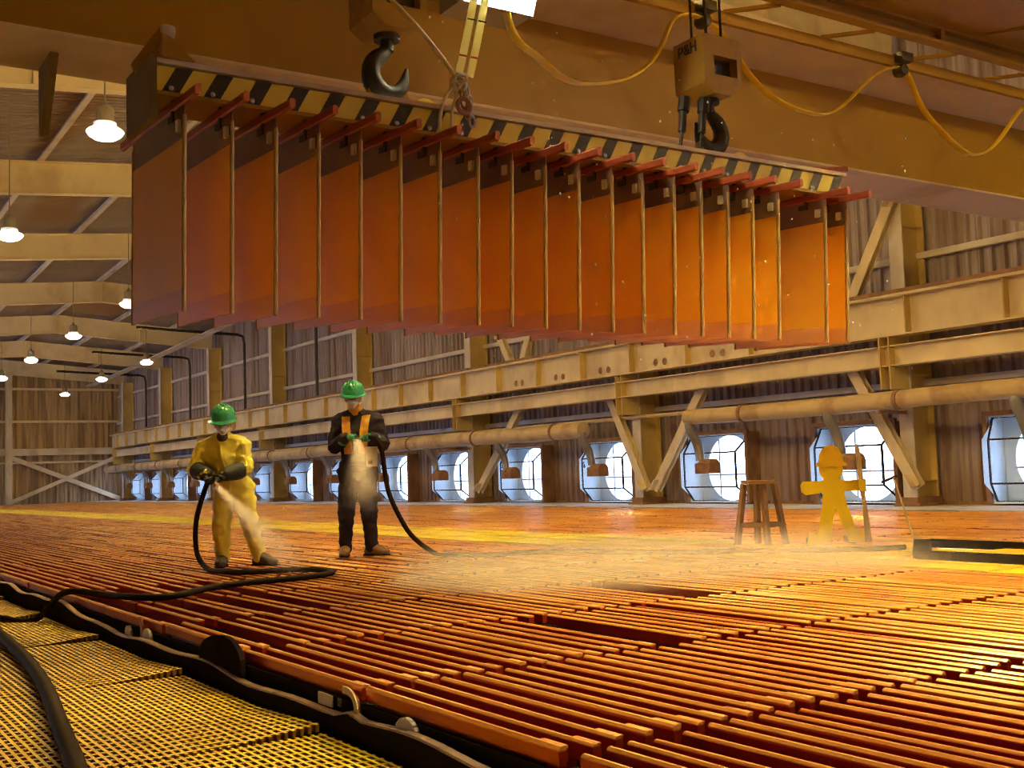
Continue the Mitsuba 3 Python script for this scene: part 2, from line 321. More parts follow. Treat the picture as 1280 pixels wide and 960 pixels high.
lw += [box(-9.6, -9.4, Y0, 30.0, -1.5, 10.2), box(-9.6, -9.4, Y0, Y1, -1.5, 0.4), box(-9.6, -9.4, Y0, Y1, 4.2, 10.2)]  # openings kept to the far part, shaped for daylight fill
scene['wall_left'] = ply(cat(lw), 'end_siding'); tag('wall_left', 'unseen metal wall with openings shaped to let daylight in', 'wall', kind='structure')

# ------------------------------------------------------------------ ceiling: deck, purlins
RX = 10.9
FY = [-3.0, 5.9, 13.7, 21.5, 29.3, 37.2, 45.2, 53.2, 61.2, 69.0]
FZ = [8.85, 8.85, 8.8, 8.68, 8.5, 8.25, 7.95, 7.72, 7.5, 7.35]      # underside of each roof girder at the ridge
GD = 0.80
def zb(y): return np.interp(y, FY, FZ)
def zr(x, z): return z - (0.075 * (x - RX) if x > RX else 0.085 * (RX - x))
tag('ceiling', 'ribbed metal roof deck on steel purlins', 'ceiling', kind='structure')
ey = [Y0] + FY[1:-1] + [Y1 + 0.2]
for i in range(len(ey) - 1):
    a, b = ey[i], ey[i + 1]; n = int((b - a) / 0.2)
    ys, dz = [], []
    for k_ in range(n):
        for t, d in ((0, 0), (0.45, 0), (0.55, 0.08), (0.9, 0.08)):
            ys.append(a + (k_ + t) / n * (b - a)); dz.append(d)
    ys.append(b); dz.append(0); ys, dz = np.array(ys), np.array(dz)
    top = zb(ys) + GD + 0.24 + dz
    for x0, x1 in ((-9.6, 0.5), (0.5, RX), (RX, 18.8)):
        m = len(ys)
        V = np.vstack([np.stack([0 * ys + x, ys, np.array([zr(x, t) for t in top])], 1) for x in (x0, x1)])
        j = np.arange(m - 1)
        scene[fresh('ceiling__deck_panel')] = ply((V, np.vstack([np.stack([j, j + 1, j + 1 + m], 1), np.stack([j, j + 1 + m, j + m], 1)])), 'roof_deck')
for x in np.arange(RX + 0.02 - 2.62 * 7, 18.6, 2.62):
    pts = [(x, y, zr(x, z + GD + 0.12)) for y, z in zip([Y0] + FY[1:-1] + [Y1], [FZ[0]] + FZ[1:])]
    part('ceiling', 'purlin', cat([cat(bar(p, q_, 0.03, 0.22), bar(A(*p) - A(0.06, 0, 0.10), A(*q_) - A(0.06, 0, 0.10), 0.12, 0.02)) for p, q_ in zip(pts[:-1], pts[1:])]), 'pale_steel')

# roof girders (tapered I sections)
def girder(y, z):
    ms = []
    xs = [-9.4, 0.0, RX, XW - 0.1]
    for a, b in zip(xs[:-1], xs[1:]):
        pa, pb = A(a, y, zr(a, z)), A(b, y, zr(b, z))
        ms += [bar(pa + A(0, 0, 0.012), pb + A(0, 0, 0.012), 0.26, 0.025, up=(0, 0, 1)), bar(pa + A(0, 0, GD / 2), pb + A(0, 0, GD / 2), 0.02, GD), bar(pa + A(0, 0, GD - 0.01), pb + A(0, 0, GD - 0.01), 0.26, 0.025)]
    return cat(ms)
gl = {3: 'topmost tapered cream roof girder, just below the crane', 4: 'cream roof girder behind the nearest lamp, second from the top', 5: 'cream roof girder third from the top, behind the second lamp', 6: 'cream roof girder fourth from the top with a splice at its ridge', 7: 'cream roof girder fifth from the top, running to a wall column', 8: 'cream roof girder sixth from the top, near the end wall', 9: 'farthest cream roof girder against the end wall'}
for i, (y, z) in enumerate(zip(FY, FZ)):
    g = thing('roof_girder', gl.get(i, 'cream roof girder above the crane, ' + ['over the camera', 'over the near end of the crane', 'over the far side of the crane'][min(i, 2)]), 'girder', 'roof girders')
    part(g, 'girder_body', girder(y, z), 'cream_steel')
    for x in (RX - 0.02, 4.0, 14.5):
        part(g, 'splice_plate', box(x - 0.012, x + 0.012, y - 0.12, y + 0.12, zr(x, z) + 0.02, zr(x, z) + GD - 0.02), 'cream_steel')

# wall columns
CY = [-2.0, 5.9, 13.7, 21.5, 29.3, 37.1, 45.2, 53.2, 61.1, 68.7]
cl = {2: 'right-hand lavender and ochre wall column with a concrete foot, beside the leaning rod', 3: 'ochre wall column with two slanting braces in the middle of the wall', 4: 'ochre wall column third from the right, braced on its right side'}
for i, y in enumerate(CY):
    n_ = i - 1
    t = thing('wall_column', cl.get(i, f'ochre steel wall column, {ORD[max(n_ - 1, 0)]} from the right along the wall' if i > 1 else 'ochre wall column beyond the right edge of the view'), 'column', 'steel wall columns')
    top = zr(XW, zb(y)) + 0.1
    part(t, 'web', bar((XW - 0.0, y, 0), (XW - 0.0, y, top), 0.02, 0.62, up=(1, 0, 0)), 'ochre_steel')
    part(t, 'flange', box(XW - 0.33, XW - 0.30, y - 0.15, y + 0.15, 0, top), 'pale_steel')
    part(t, 'flange', box(XW + 0.28, XW + 0.31, y - 0.15, y + 0.15, 0, top), 'ochre_steel')
    part(t, 'base_plate', cat(box(XW - 0.45, XW + 0.40, y - 0.28, y + 0.28, 0, 0.05), box(XW - 0.40, XW + 0.34, y - 0.20, y + 0.20, 0.05, 0.16)), 'rust_iron')
    for z in (0.45, 2.4, 3.5, 5.2):
        part(t, 'stiffener', box(XW - 0.30, XW + 0.28, y - 0.14, y + 0.14, z, z + 0.02), 'ochre_steel')
# braces
def brace(p, q_, label, w=0.22, m_='cream_steel'): 
    t = thing('slanting_brace', label, 'brace', 'slanting steel braces')
    part(t, 'brace_member', ibeam(p, q_, w, 0.16, 0.02, 0.02, up=(1, 0, 0)), m_)
    part(t, 'gusset_plate', bar(A(*p) + A(-0.1, 0, 0), A(*p) + (A(*q_) - A(*p)) * 0.10 + A(-0.1, 0, 0), 0.02, 0.26, up=(1, 0, 0)), 'cream_steel')
xb = XW - 0.42
brace((xb, 21.1, 0.35), (xb, 22.35, 2.65), 'slanting brace rising leftwards from the foot of the middle wall column')
brace((xb, 20.75, 0.35), (xb, 18.95, 2.65), 'slanting brace rising rightwards from the foot of the middle wall column')
brace((xb, 13.45, 0.35), (xb, 14.8, 2.65), 'slanting brace rising leftwards from the foot of the right-hand wall column')
brace((xb, 28.7, 0.35), (xb, 26.35, 2.65), 'slanting brace beside the third wall column, behind the pipe')
brace((xb, 13.6, 5.75), (xb, 14.75, 3.85), 'pale brace above the crane girder beside the right-hand column')
brace((xb, 27.3, 4.75), (xb, 26.72, 3.85), 'left arm of the small V brace above the crane girder')
brace((xb, 25.7, 4.75), (xb, 26.2, 3.85), 'right arm of the small V brace above the crane girder')

# runway girder and lower beam along the wall
xr = 17.32
def sc(z): return 0.87 + (z - 0.87) * xr / 18.0
rg = thing('runway_girder', 'long cream crane runway girder with web stiffeners along the wall', 'girder')
zt, zl = sc(3.95), sc(3.22)
part(rg, 'web', box(xr - 0.012, xr + 0.012, -6, 69.6, zl, zt), 'cream_steel')
part(rg, 'top_flange', box(xr - 0.19, xr + 0.19, -6, 69.6, zt - 0.02, zt + 0.03), 'cream_steel')
part(rg, 'bottom_flange', box(xr - 0.17, xr + 0.17, -6, 69.6, zl - 0.03, zl), 'cream_steel')
part(rg, 'crane_rail', sweep([(-0.06, 0), (0.06, 0), (0.02, 0.03), (0.04, 0.10), (-0.04, 0.10), (-0.02, 0.03)], (xr, -6, zt + 0.03), (xr, 69.6, zt + 0.03)), 'rust_iron')
for y in (18.2, 20.1, 22.2, 24.1, 26.0):
    for dy in (0.16, -0.16): part(rg, 'rust_patch', lathe([(0.001, 0.004), (0.07, 0.003), (0.085, 0.0)], (xr - 0.012, y + dy, zl + 0.16 + 0.03 * dy), (-1, 0, 0), 12), 'rust_iron')
for y in np.arange(3.4, 69.5, 1.96): part(rg, 'stiffener', box(xr - 0.16, xr + 0.16, y - 0.014, y + 0.014, zl, zt - 0.02), 'ochre_steel')
for y in CY[1:]:
    part(rg, 'bearing_bracket', cat(box(xr - 0.16, xr + 0.5, y - 0.12, y - 0.09, sc(2.2), zl - 0.03), box(xr - 0.16, xr + 0.5, y + 0.09, y + 0.12, sc(2.2), zl - 0.03)), 'ochre_steel')
lb = thing('tie_beam', 'cream tie beam running under the crane runway girder', 'beam')
zl2, zt2 = sc(2.65), sc(3.0)
part(lb, 'web', box(xr - 0.012, xr + 0.012, -6, 69.6, zl2, zt2), 'cream_steel')
part(lb, 'flange', box(xr - 0.14, xr + 0.14, -6, 69.6, zl2 - 0.02, zl2), 'cream_steel')
part(lb, 'flange', box(xr - 0.14, xr + 0.14, -6, 69.6, zt2, zt2 + 0.02), 'cream_steel')

# header ducts with a drop and a hood in front of every window
xh = 17.0
def duct(y0, y1, z, r, label, wins):
    t = thing('air_duct', label, 'duct', 'air ducts along the wall')
    yy = np.linspace(y0, y1, 24)
    part(t, 'header_pipe', tube(np.stack([0 * yy + xh, yy, z + 0.02 * np.sin(yy * 0.7)], 1), r, 16), 'pipe_paint', 40)
    for y in np.arange(y0 + 1.2, y1 - 0.4, 3.9):
        part(t, 'pipe_band', tube([(xh, y - 0.04, z), (xh, y + 0.04, z)], r + 0.02, 16), 'rust_iron', 40)
    for y in CY:
        if y0 < y < y1: part(t, 'support_bracket', cat(box(xh - 0.1, XW - 0.34, y - 0.03, y + 0.03, z - r - 0.07, z - r - 0.01)), 'rust_iron')
    for yc in wins:
        c = yc - 0.28
        d = part(t, 'drop_pipe', tube(spline([(xh, c, z - 0.06), (xh + 0.02, c, z - 0.28), (xh + 0.14, c - 0.02, z - 0.5), (xh + 0.2, c - 0.06, z - 0.78), (xh + 0.2, c - 0.08, 0.98)], 14), 0.10, 12), 'drop_metal', 40)
        part(t, 'hood', cat(lathe([(0.0, 0.30), (0.10, 0.30), (0.13, 0.24), (0.20, 0.22), (0.21, 0.20), (0.21, 0)], (xh + 0.2, c - 0.20, 0.70), n=14), prism(Polygon([(-0.16, 0)] + [(-0.16 * math.cos(v), 0.16 + 0.15 * math.sin(v)) for v in np.linspace(0, PI, 12)] + [(0.16, 0)]), 0.30, (xh + 0.2, c - 0.22, 0.70), (1, 0, 0), (0, 0, 1))), 'rust_iron', 40)
duct(8.2, 18.92, 1.93, 0.165, 'painted air duct along the right half of the wall, above the cut-out figure', [w for w in WIN if 10 < w < 19.5])
duct(22.74, 69.5, 1.86, 0.20, 'long painted air duct along the left half of the wall behind the two workers', [w for w in WIN if 22 < w < 69])
t = thing('conduit_pipe', 'thin pale conduit running along the wall above the air ducts', 'pipe')
part(t, 'conduit_run', tube([(XW - 0.39, 8, 2.085), (XW - 0.39, 69, 2.085)], 0.045, 8), 'pipe_paint', 40)
dl = ['dark drain pipe bending down the upper wall behind the dark-clothed worker', 'dark drain pipe bending down the upper wall, second nearest', 'dark drain pipe bending down the upper wall, third nearest', 'dark drain pipe bending down the upper wall, farthest']
for i, y in enumerate((41.0, 48.9, 56.7, 64.6)):
    z = zr(15, zb(y)) - 0.1
    t = thing('drain_pipe', dl[i], 'pipe', 'drain pipes under the roof')
    part(t, 'pipe_run', tube([(13.2, y, z + 0.1), (15, y, z + 0.03), (17.6, y, z - 0.05), (17.85, y, z - 0.12), (17.92, y, z - 0.4), (17.92, y, 3.9)], 0.06, 8), 'black_steel', 40)
et = thing('cable_tray', 'pale cable tray hung under the roof girders along the eave', 'cable tray')
part(et, 'tray', cat([cat(bar((15.9, a, zr(15.9, zb(a)) - 0.26), (15.9, b, zr(15.9, zb(b)) - 0.26), 0.45, 0.03)) for a, b in zip(FY[2:-1], FY[3:])]), 'pale_steel')

# ------------------------------------------------------------------ high-bay lamps
lens = lathe([(0.001, -0.13), (0.08, -0.127), (0.16, -0.105), (0.23, -0.06), (0.27, 0.0), (0.235, 0.035), (0.16, 0.05)], n=18)
lens = (lens[0], lens[1][:, ::-1])
def fixlens():
    v, f = lens; c = v.mean(0); n = np.cross(v[f[:, 1]] - v[f[:, 0]], v[f[:, 2]] - v[f[:, 0]])
    out = ((v[f].mean(1) - c) * n).sum() > 0
    return (v, f if out else f[:, ::-1])
lens = fixlens()
lamp_p = [('lamp_housing', ply(lathe([(0.001, 0.46), (0.03, 0.46), (0.04, 0.40), (0.10, 0.38), (0.13, 0.34), (0.13, 0.16), (0.10, 0.14)], n=16), 'housing_grey', 40)),
          ('reflector_ring', ply(lathe([(0.10, 0.15), (0.165, 0.14), (0.17, 0.075), (0.15, 0.05)], n=16), 'reflector_white', 40)),
          ('hanging_rod', None)]
lens_d = {**ply(lens, 'reflector_white'), 'emitter': {'type': 'area', 'radiance': {'type': 'rgb', 'value': [LAMP_L * c for c in LAMP]}}}
lens_f = {**lens_d, 'emitter': {'type': 'area', 'radiance': {'type': 'rgb', 'value': [FRONT_GAIN * LAMP_L * c for c in LAMP]}}}
LAMPS = [((4.19, 17.12), 'largest glowing high-bay lamp, at the upper left beside the copper plates'), ((4.21, 25.09), 'second largest glowing high-bay lamp, cut by the left edge of the photo'),
         ((8.82, 33.45), 'glowing high-bay lamp touching the edge of the leftmost copper plate'), ((8.98, 41.24), 'glowing high-bay lamp below the leftmost copper plate, third from the left edge'),
         ((9.12, 49.48), 'glowing high-bay lamp hanging under a roof girder near the left edge'), ((13.73, 49.36), 'glowing high-bay lamp nearest the long wall, under the cable tray'),
         ((13.86, 57.65), 'small glowing high-bay lamp left of the one nearest the long wall'), ((14.21, 67.46), 'smallest glowing high-bay lamp, just in front of the end wall'),
         ((9.39, 58.02), 'glowing high-bay lamp half cut off at the left edge of the photo')]
OFF = [(4.15, 10.9), (6.0, 9.5), (8.75, 11.6), (4.15, 1.0), (8.75, 1.0), (13.4, 1.0), (8.75, 17.0), (8.78, 25.0), (13.5, 17.0), (13.6, 25.0), (13.6, 33.2), (4.2, 33.0), (4.2, 41.0), (4.2, 49.0)]  # unseen grid lamps, plus some added to light workers, floor and web
for (x, y), lab in LAMPS + [(o_, None) for o_ in OFF]:
    z = 6.1
    t = thing('high_bay_lamp', lab or f'unseen high-bay lamp, some added for light, above or behind the crane, {ORD[OFF.index((x, y))]} of those', 'lamp', 'high-bay lamps')
    to = T().translate([x, y, z])
    for n_, d_ in lamp_p[:2]: scene[f'{t}__{n_}'] = {**d_, 'to_world': to}
    part(t, 'hanging_rod', tube([(x, y, z + 0.44), (x, y, zr(x, zb(y)) + GD + 0.2)], 0.012, 6), 'housing_grey')
    scene[f'{t}__lens'] = {**(lens_f if lab is None and y < 12 else lens_d), 'to_world': to}

# ------------------------------------------------------------------ the field of copper hanger bars
PX = 0.112; RL = 1.44; YB0 = 1.53
def bar_mesh(L=1.385, w=0.029, h=0.062):
    a, c = w / 2, 0.009
    o_ = [(-a, -h), (a, -h), (a, -c), (a - c, 0), (-a + c, 0), (-a, -c)]
    return sweep(o_, (0, 0, 0), (0, L, 0))
bm, sm = bar_mesh(), box(-0.005, 0.005, 0.10, 1.28, -0.36, -0.045)
lm = box(0.018, 0.036, 0.02, 0.15, -0.055, -0.004)
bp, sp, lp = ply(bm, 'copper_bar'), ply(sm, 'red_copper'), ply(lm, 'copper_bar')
cand = []
for j in range(-1, 49):
    y = YB0 + RL * j
    for s, (xa, xb_) in enumerate(((2.13, 7.66), (9.42, 16.25))):
        for i in range(int((xb_ - xa) / PX) + 1):
            x = xa + i * PX
            if y + RL > 71.2: continue
            # gaps where bars have been lifted out
            if s == 0 and ((j == 2 and 3.72 < x < 4.02) or (j in (4, 5) and x < 3.5 and i % 3 == 1) or (j == 3 and x < 2.8 and i % 4 == 2) or (j == 3 and 5.2 < x < 5.5)): continue
            if j < 0 and x > 3.0 + 0: continue
            cand.append((x, y, j))
_rt, _up = -math.sin(ROL) * 0 + 0, 0
def pix(p):
    d = np.asarray(p, float) - EYE
    w_ = d @ _f
    rr = np.cross(_f, _u)
    return w_, 640 + FPX * (d @ rr) / max(w_, 1e-3), 480 - FPX * (d @ _u) / max(w_, 1e-3)
scored = []
for x, y, j in cand:
    seen = 0.0
    pa = [pix((x, y + t_ * 1.385, 0)) for t_ in np.linspace(0, 1, 8)]
    for a, b in zip(pa[:-1], pa[1:]):
        if a[0] > 0.3 and b[0] > 0.3 and -10 < a[1] < 1290 and a[2] < 970: seen += math.hypot(b[1] - a[1], b[2] - a[2])
    w_ = pa[4][0] if pa[4][0] > 0.3 else 1e9
    scored.append((seen / w_, x, y, j))
scored.sort(reverse=True)
near, rest = scored[:290], scored[290:]
rl = {0: 'copper hanger bar in the nearest tank row at the lower right', 1: 'copper hanger bar in the second tank row from the front', 2: 'copper hanger bar in the third tank row from the front', 3: 'copper hanger bar in the fourth tank row from the front', 4: 'copper hanger bar in the fifth tank row from the front, in front of the workers', 5: 'copper hanger bar in the sixth tank row from the front, near the yellow-suited worker'}
for _, x, y, j in sorted(near, key=lambda a: (a[3], a[1])):
    lab = rl.get(j, 'copper hanger bar in the row around the workers' if j > 5 else 'copper hanger bar cut off by the bottom edge')
    n_ = int(round((x - 2.13) / PX)) + 1
    nth = f"{n_}{'th' if 10 <= n_ % 100 <= 20 else {1: 'st', 2: 'nd', 3: 'rd'}.get(n_ % 10, 'th')}"
    row = ['nearest tank row', 'second tank row', 'third tank row', 'fourth tank row', 'fifth tank row', 'sixth tank row', 'tank row beside the workers', 'tank row behind the workers'][min(j, 7)] if j >= 0 else 'row cut by the bottom edge'
    t = thing('hanger_bar', (f'{nth} copper hanger bar from the tank edge in the {row}' if n_ > 1 else f'copper hanger bar lying along the tank edge in the {row}'), 'copper bar', f'copper hanger bars in the {row}')
    r_ = np.random.default_rng(int(x * 1000) + 7919 * (j + 2))
    dy, dz, rz, rx = r_.normal(0, 0.012), r_.normal(0, 0.003), r_.normal(0, 0.20), r_.normal(0, 0.12)
    to = T().translate([x + r_.normal(0, 0.004), y + 0.03 + dy, dz]).rotate([0, 0, 1], rz).rotate([1, 0, 0], rx)
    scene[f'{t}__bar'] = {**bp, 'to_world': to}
    scene[f'{t}__hanging_sheet'] = {**sp, 'to_world': to}
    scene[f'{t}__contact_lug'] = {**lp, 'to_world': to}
V, F, SV, SF = [], [], [], []
rb = np.random.default_rng(3)
for k_, (_, x, y, j) in enumerate(rest):
    d = A(x + rb.normal(0, 0.004), y + 0.03 + rb.normal(0, 0.012), rb.normal(0, 0.004))
    V.append(bm[0] + d); F.append(bm[1] + len(bm[0]) * k_); SV.append(sm[0] + d); SF.append(sm[1] + 8 * k_)
t = thing('hanger_bar_field', 'thousands of copper hanger bars receding across the tank house floor', 'copper bars', kind='stuff')
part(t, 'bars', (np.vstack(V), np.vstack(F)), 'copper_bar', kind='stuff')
part(t, 'hanging_sheets', (np.vstack(SV), np.vstack(SF)), 'red_copper', kind='stuff')
t = thing('tank_bank', 'dark electrolyte tanks under the copper bars in the foreground', 'tank')
part(t, 'electrolyte', box(2.11, 7.7, -0.4, 71.4, -0.9, -0.375), 'electrolyte')
part(t, 'tank_side', cat(box(2.08, 2.09, -2, 71.4, -1.4, -0.13), box(2.085, 2.108, -2, 71.4, -0.2, -0.066)), 'rubber')
for j in range(-1, 49):
    y = YB0 + RL * j
    part(t, 'insulator_strip', box(2.109, 7.68, y - 0.03, y + 0.06, -0.36, -0.072), 'rubber')
t = thing('tank_bank', 'electrolyte tanks under the copper bars between the walkway and the wall', 'tank')
part(t, 'electrolyte', box(9.36, 16.3, -0.4, 71.4, -0.9, -0.375), 'electrolyte')
part(t, 'tank_side', cat(box(9.32, 9.36, -2, 71.4, -1.4, -0.07), box(16.3, 16.35, -2, 71.4, -1.4, -0.01)), 'rubber')

# walkway of yellow panels between the two tank banks
wk = thing('tank_walkway', 'yellow walkway between the tank banks behind the workers', 'walkway')
for k_ in range(50):
    y = -0.4 + RL * k_
    part(wk, 'panel', cat([box(7.74 + 0.405 * i, 7.74 + 0.405 * i + 0.385, y + 0.01, y + RL - 0.01, -0.05, 0.0 + 0.004 * ((i + k_) % 3)) for i in range(4)]), 'walkway_yellow')
part(wk, 'bearers', cat(box(7.72, 7.78, -2, 71.4, -1.4, -0.05), box(9.26, 9.32, -2, 71.4, -1.4, -0.05)), 'black_steel')

# ------------------------------------------------------------------ yellow grating walkway in the foreground
def grating(x0, x1, y0, y1, warp):
    ms = []
    nb = int(round((x1 - x0) / 0.0345)); ys = np.linspace(y0, y1, 9)
    for i in range(nb):
        x = x0 + (i + 0.5) * (x1 - x0) / nb
        w, h = 0.0075, 0.030
        Vb = np.vstack([[(x - w, y, -h), (x + w, y, -h), (x + w, y, 0), (x - w, y, 0)] for y in ys]); Fb = []
        for s in range(len(ys) - 1):
            a = 4 * s
            for c in range(4):
                d = (c + 1) % 4
                Fb += [[a + c, a + d, a + 4 + d], [a + c, a + 4 + d, a + 4 + c]]
        Fb += [[0, 2, 1], [0, 3, 2]]; e = 4 * (len(ys) - 1); Fb += [[e, e + 1, e + 2], [e, e + 2, e + 3]]
        ms.append((Vb, np.array(Fb)))
    nc = int(round((y1 - y0) / 0.076))
    for k_ in range(nc):
        y = y0 + (k_ + 0.5) * (y1 - y0) / nc
        xs_ = np.linspace(x0, x1, 7)
        for a, b in zip(xs_[:-1], xs_[1:]): ms.append(box(a, b, y - 0.012, y + 0.012, -0.028, -0.0006))
    v, f = cat(ms); v = v.copy()
    v[:, 2] += -0.20 + warp * np.clip((v[:, 0] - 1.60) / 0.40, 0, 1) * np.clip((y0 + 0.7 - v[:, 1]) / 0.7, 0, 1)
    return v, f
GY = [0.80, 2.70, 4.60, 6.50, 8.42, 10.3, 12.2]
gw = thing('grating_walkway', 'yellow grating walkway in the lower left foreground', 'walkway')
for i, y in enumerate(GY):
    for s, (xa, xb_) in enumerate(((0.02, 2.0), (-1.98, 0.0))):
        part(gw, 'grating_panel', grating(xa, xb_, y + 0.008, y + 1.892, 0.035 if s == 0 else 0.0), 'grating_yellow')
part(gw, 'bearers', cat([box(-2, 2.0, y - 0.03, y + 0.03, -0.42, -0.235) for y in GY + [14.1]] + [box(x, x + 0.05, 0.5, 14.2, -1.4, -0.42) for x in (-1.9, 0.0, 1.9)]), 'black_steel')
solid('walkway_bed', box(-9.35, 2.02, 14.15, 71, -0.32, -0.22), 'concrete', 'concrete walkway far behind the grating at the left edge', 'walkway')

# tank edge: black liner with a wavy lighter rim, flap, clips
yy = np.linspace(-1.0, 14.0, 120)
rim = -0.115 + 0.012 * np.sin(yy * 2.1) + 0.01 * np.sin(yy * 5.3) + 0.05 * np.clip((yy - 8.6) / 1.2, 0, 1) + 0.028 * np.exp(-((yy - 4.42) / 0.08) ** 2)
xl = 2.045 + 0.012 * np.sin(yy * 3.1 + 1)
def ribbon(x0, z0, x1, z1):
    n = len(yy); V = np.vstack([np.stack([x0, yy, z0], 1), np.stack([x1, yy, z1], 1)]); i = np.arange(n - 1)
    return V, np.vstack([np.stack([i, i + 1, i + 1 + n], 1), np.stack([i, i + 1 + n, i + n], 1)])
t = thing('tank_liner', 'black rubber liner with a wavy lighter rim along the tank edge', 'liner')
part(t, 'liner_skirt', cat(ribbon(xl - 0.03, -0.42 + 0 * yy, xl - 0.022, rim - 0.004), ribbon(xl + 0.02, rim - 0.004, xl + 0.03, -0.42 + 0 * yy)), 'rubber')
part(t, 'liner_rim', cat(ribbon(xl - 0.022, rim - 0.004, xl - 0.018, rim + 0.004), ribbon(xl - 0.018, rim + 0.004, xl + 0.018, rim + 0.005), ribbon(xl + 0.018, rim + 0.005, xl + 0.02, rim - 0.004)), 'liner_edge', True)
a = np.linspace(0, PI, 20)
fp = Polygon([(-0.50, -0.12)] + [(-0.02 - 0.30 * math.cos(v) * (1.4 if math.cos(v) > 0 else 0.85), -0.10 + 0.16 * math.sin(v) ** 0.8) for v in a] + [(0.24, -0.14)])
solid('rubber_flap', cat(prism(fp, 0.025, (2.075, 5.95, 0), (0, -1, 0), (0, 0, 1)), lathe([(0.001, 0.02), (0.012, 0.018), (0.014, 0)], (2.05, 6.05, -0.01), (-1, 0, 0), 10)), 'rubber', 'black rubber flap sticking up at the tank edge with a bolt', 'flap')
def clip(y, z, s, label):
    t = thing('plastic_clip', label, 'clip', 'pale clips on the tank edge')
    arc = [(2.075, y + s * math.cos(v), z - 0.05 + s * 0.95 * math.sin(v)) for v in np.linspace(0.0, PI, 12)]
    part(t, 'clip_body', cat([bar(p, q_, 0.05, 0.018, up=(1, 0, 0)) for p, q_ in zip(arc[:-1], arc[1:])]), 'white_sheet', label=None)
t = thing('curled_strap', 'pale curled strap bent over the tank edge near the bottom of the photo', 'strap')
arc = spline([(2.10, 4.60, -0.035), (2.085, 4.50, -0.03), (2.07, 4.42, -0.055), (2.06, 4.385, -0.11)], 12)
part(t, 'strap_band', cat([bar(p, q_, 0.03, 0.008, up=(1, 0, 0)) for p, q_ in zip(arc[:-1], arc[1:])]), 'webbing')
arc2 = arc + A(0.012, 0.0, -0.012)
part(t, 'copper_backing', cat([bar(p, q_, 0.02, 0.014, up=(1, 0, 0)) for p, q_ in zip(arc2[:-1], arc2[1:])]), 'red_bar')
solid('paper_tag', box(2.07, 2.08, 4.66, 4.80, -0.115, -0.065), 'white_sheet', 'small white tag on the tank edge left of the curled strap', 'tag')
solid('paper_tag', box(2.085, 2.092, 4.585, 4.625, -0.105, -0.07), 'white_sheet', 'tiny white tag behind the curled strap', 'tag')
clip(3.97, -0.095, 0.075, 'pale curved clip on the tank edge at the bottom of the photo')
clip(7.50, -0.10, 0.085, 'pale clip on the tank edge left of the black flap')
clip(7.95, -0.09, 0.05, 'small pale clip on the tank edge farthest to the left')
t = thing('copper_hook_strap', 'red copper strap bent over the tank edge at the left', 'strap')
arc = spline([(2.12, 7.86, -0.05), (2.10, 7.75, -0.02), (2.08, 7.64, -0.05), (2.07, 7.60, -0.13)], 10)
part(t, 'strap_band', cat([bar(p, q_, 0.05, 0.012, up=(1, 0, 0)) for p, q_ in zip(arc[:-1], arc[1:])]), 'red_bar')

# ------------------------------------------------------------------ hoses
def hose(name, pts, r, label, n=60, mat_='hose_rubber'):
    return solid(name, tube(spline(pts, n), r, 12), mat_, label, 'hose', smooth=True)
hose('hose', [(1.60, 14.0, -0.16), (1.52, 10.5, -0.16), (1.44, 8.97, -0.16), (1.36, 7.6, -0.16), (1.22, 6.2, -0.16), (1.10, 5.35, -0.16), (0.99, 4.55, -0.16), (0.80, 3.4, -0.16), (0.5, 2.2, -0.16)], 0.040, 'thick black hose lying across the yellow grating in the lower left corner')
R_ = _r0; B_ = np.array([-math.sin(YAW), -math.cos(YAW), 0.0])        # sideways and towards the viewer, on the floor

# ------------------------------------------------------------------ overhead crane
cg = thing('crane_girder', 'big ochre box girder of the overhead crane behind the hanging plates', 'crane girder')
part(cg, 'web_plate', box(-9.2, 16.9, 8.30, 8.32, 4.07, 4.97), 'crane_paint')
part(cg, 'web_plate', box(-9.2, 16.9, 8.98, 9.00, 4.07, 4.97), 'crane_paint')
part(cg, 'bottom_flange', box(-9.2, 16.9, 8.24, 9.06, 4.045, 4.07), 'cream_steel')
part(cg, 'top_flange', box(-9.2, 16.9, 7.55, 9.2, 4.97, 5.0), 'cream_steel')
part(cg, 'edge_angle', box(-9.2, 16.9, 7.50, 7.55, 4.96, 5.07), 'crane_paint')
part(cg, 'walkway_channel', cat(box(-9.2, 16.9, 7.16, 7.20, 5.10, 5.28), box(-9.2, 16.9, 7.08, 7.16, 5.10, 5.13), box(-9.2, 16.9, 7.08, 7.16, 5.25, 5.28)), 'crane_paint')
for i, x in enumerate(np.arange(-8.4, 16.5, 1.32)):
    part(cg, 'lacing_bar', bar((x, 7.53, 5.075), (x + 0.42, 7.20, 5.11), 0.05, 0.03), 'crane_paint')
for x in np.arange(-8.0, 16.5, 2.55):
    part(cg, 'handrail_post', bar((x + 0.25, 7.12, 5.13), (x + 0.25, 7.12, 6.2), 0.06, 0.06), 'crane_paint')
part(cg, 'walkway_deck', box(-9.2, 16.9, 6.05, 7.10, 5.285, 5.30), 'crane_paint')
for x in np.arange(-8.4, 16.5, 1.9): part(cg, 'deck_brace', bar((x, 7.10, 5.27), (x + 0.75, 6.10, 5.27), 0.06, 0.03), 'crane_paint')
part(cg, 'handrail', bar((-9, 7.12, 6.2), (16.8, 7.12, 6.2), 0.05, 0.05), 'crane_paint')
for x in (1.78, -3.0): part(cg, 'gusset_bracket', prism(Polygon([(0, 0), (0.42, 0), (0.36, -0.10), (0.06, -0.52), (0, -0.52)]), 0.06, (x, 9.02, 4.045), (0, -1, 0), (0, 0, 1)), 'dark_olive')
part(cg, 'end_truck', box(16.95, 17.65, 6.0, 9.6, 4.02, 4.5), 'crane_paint')
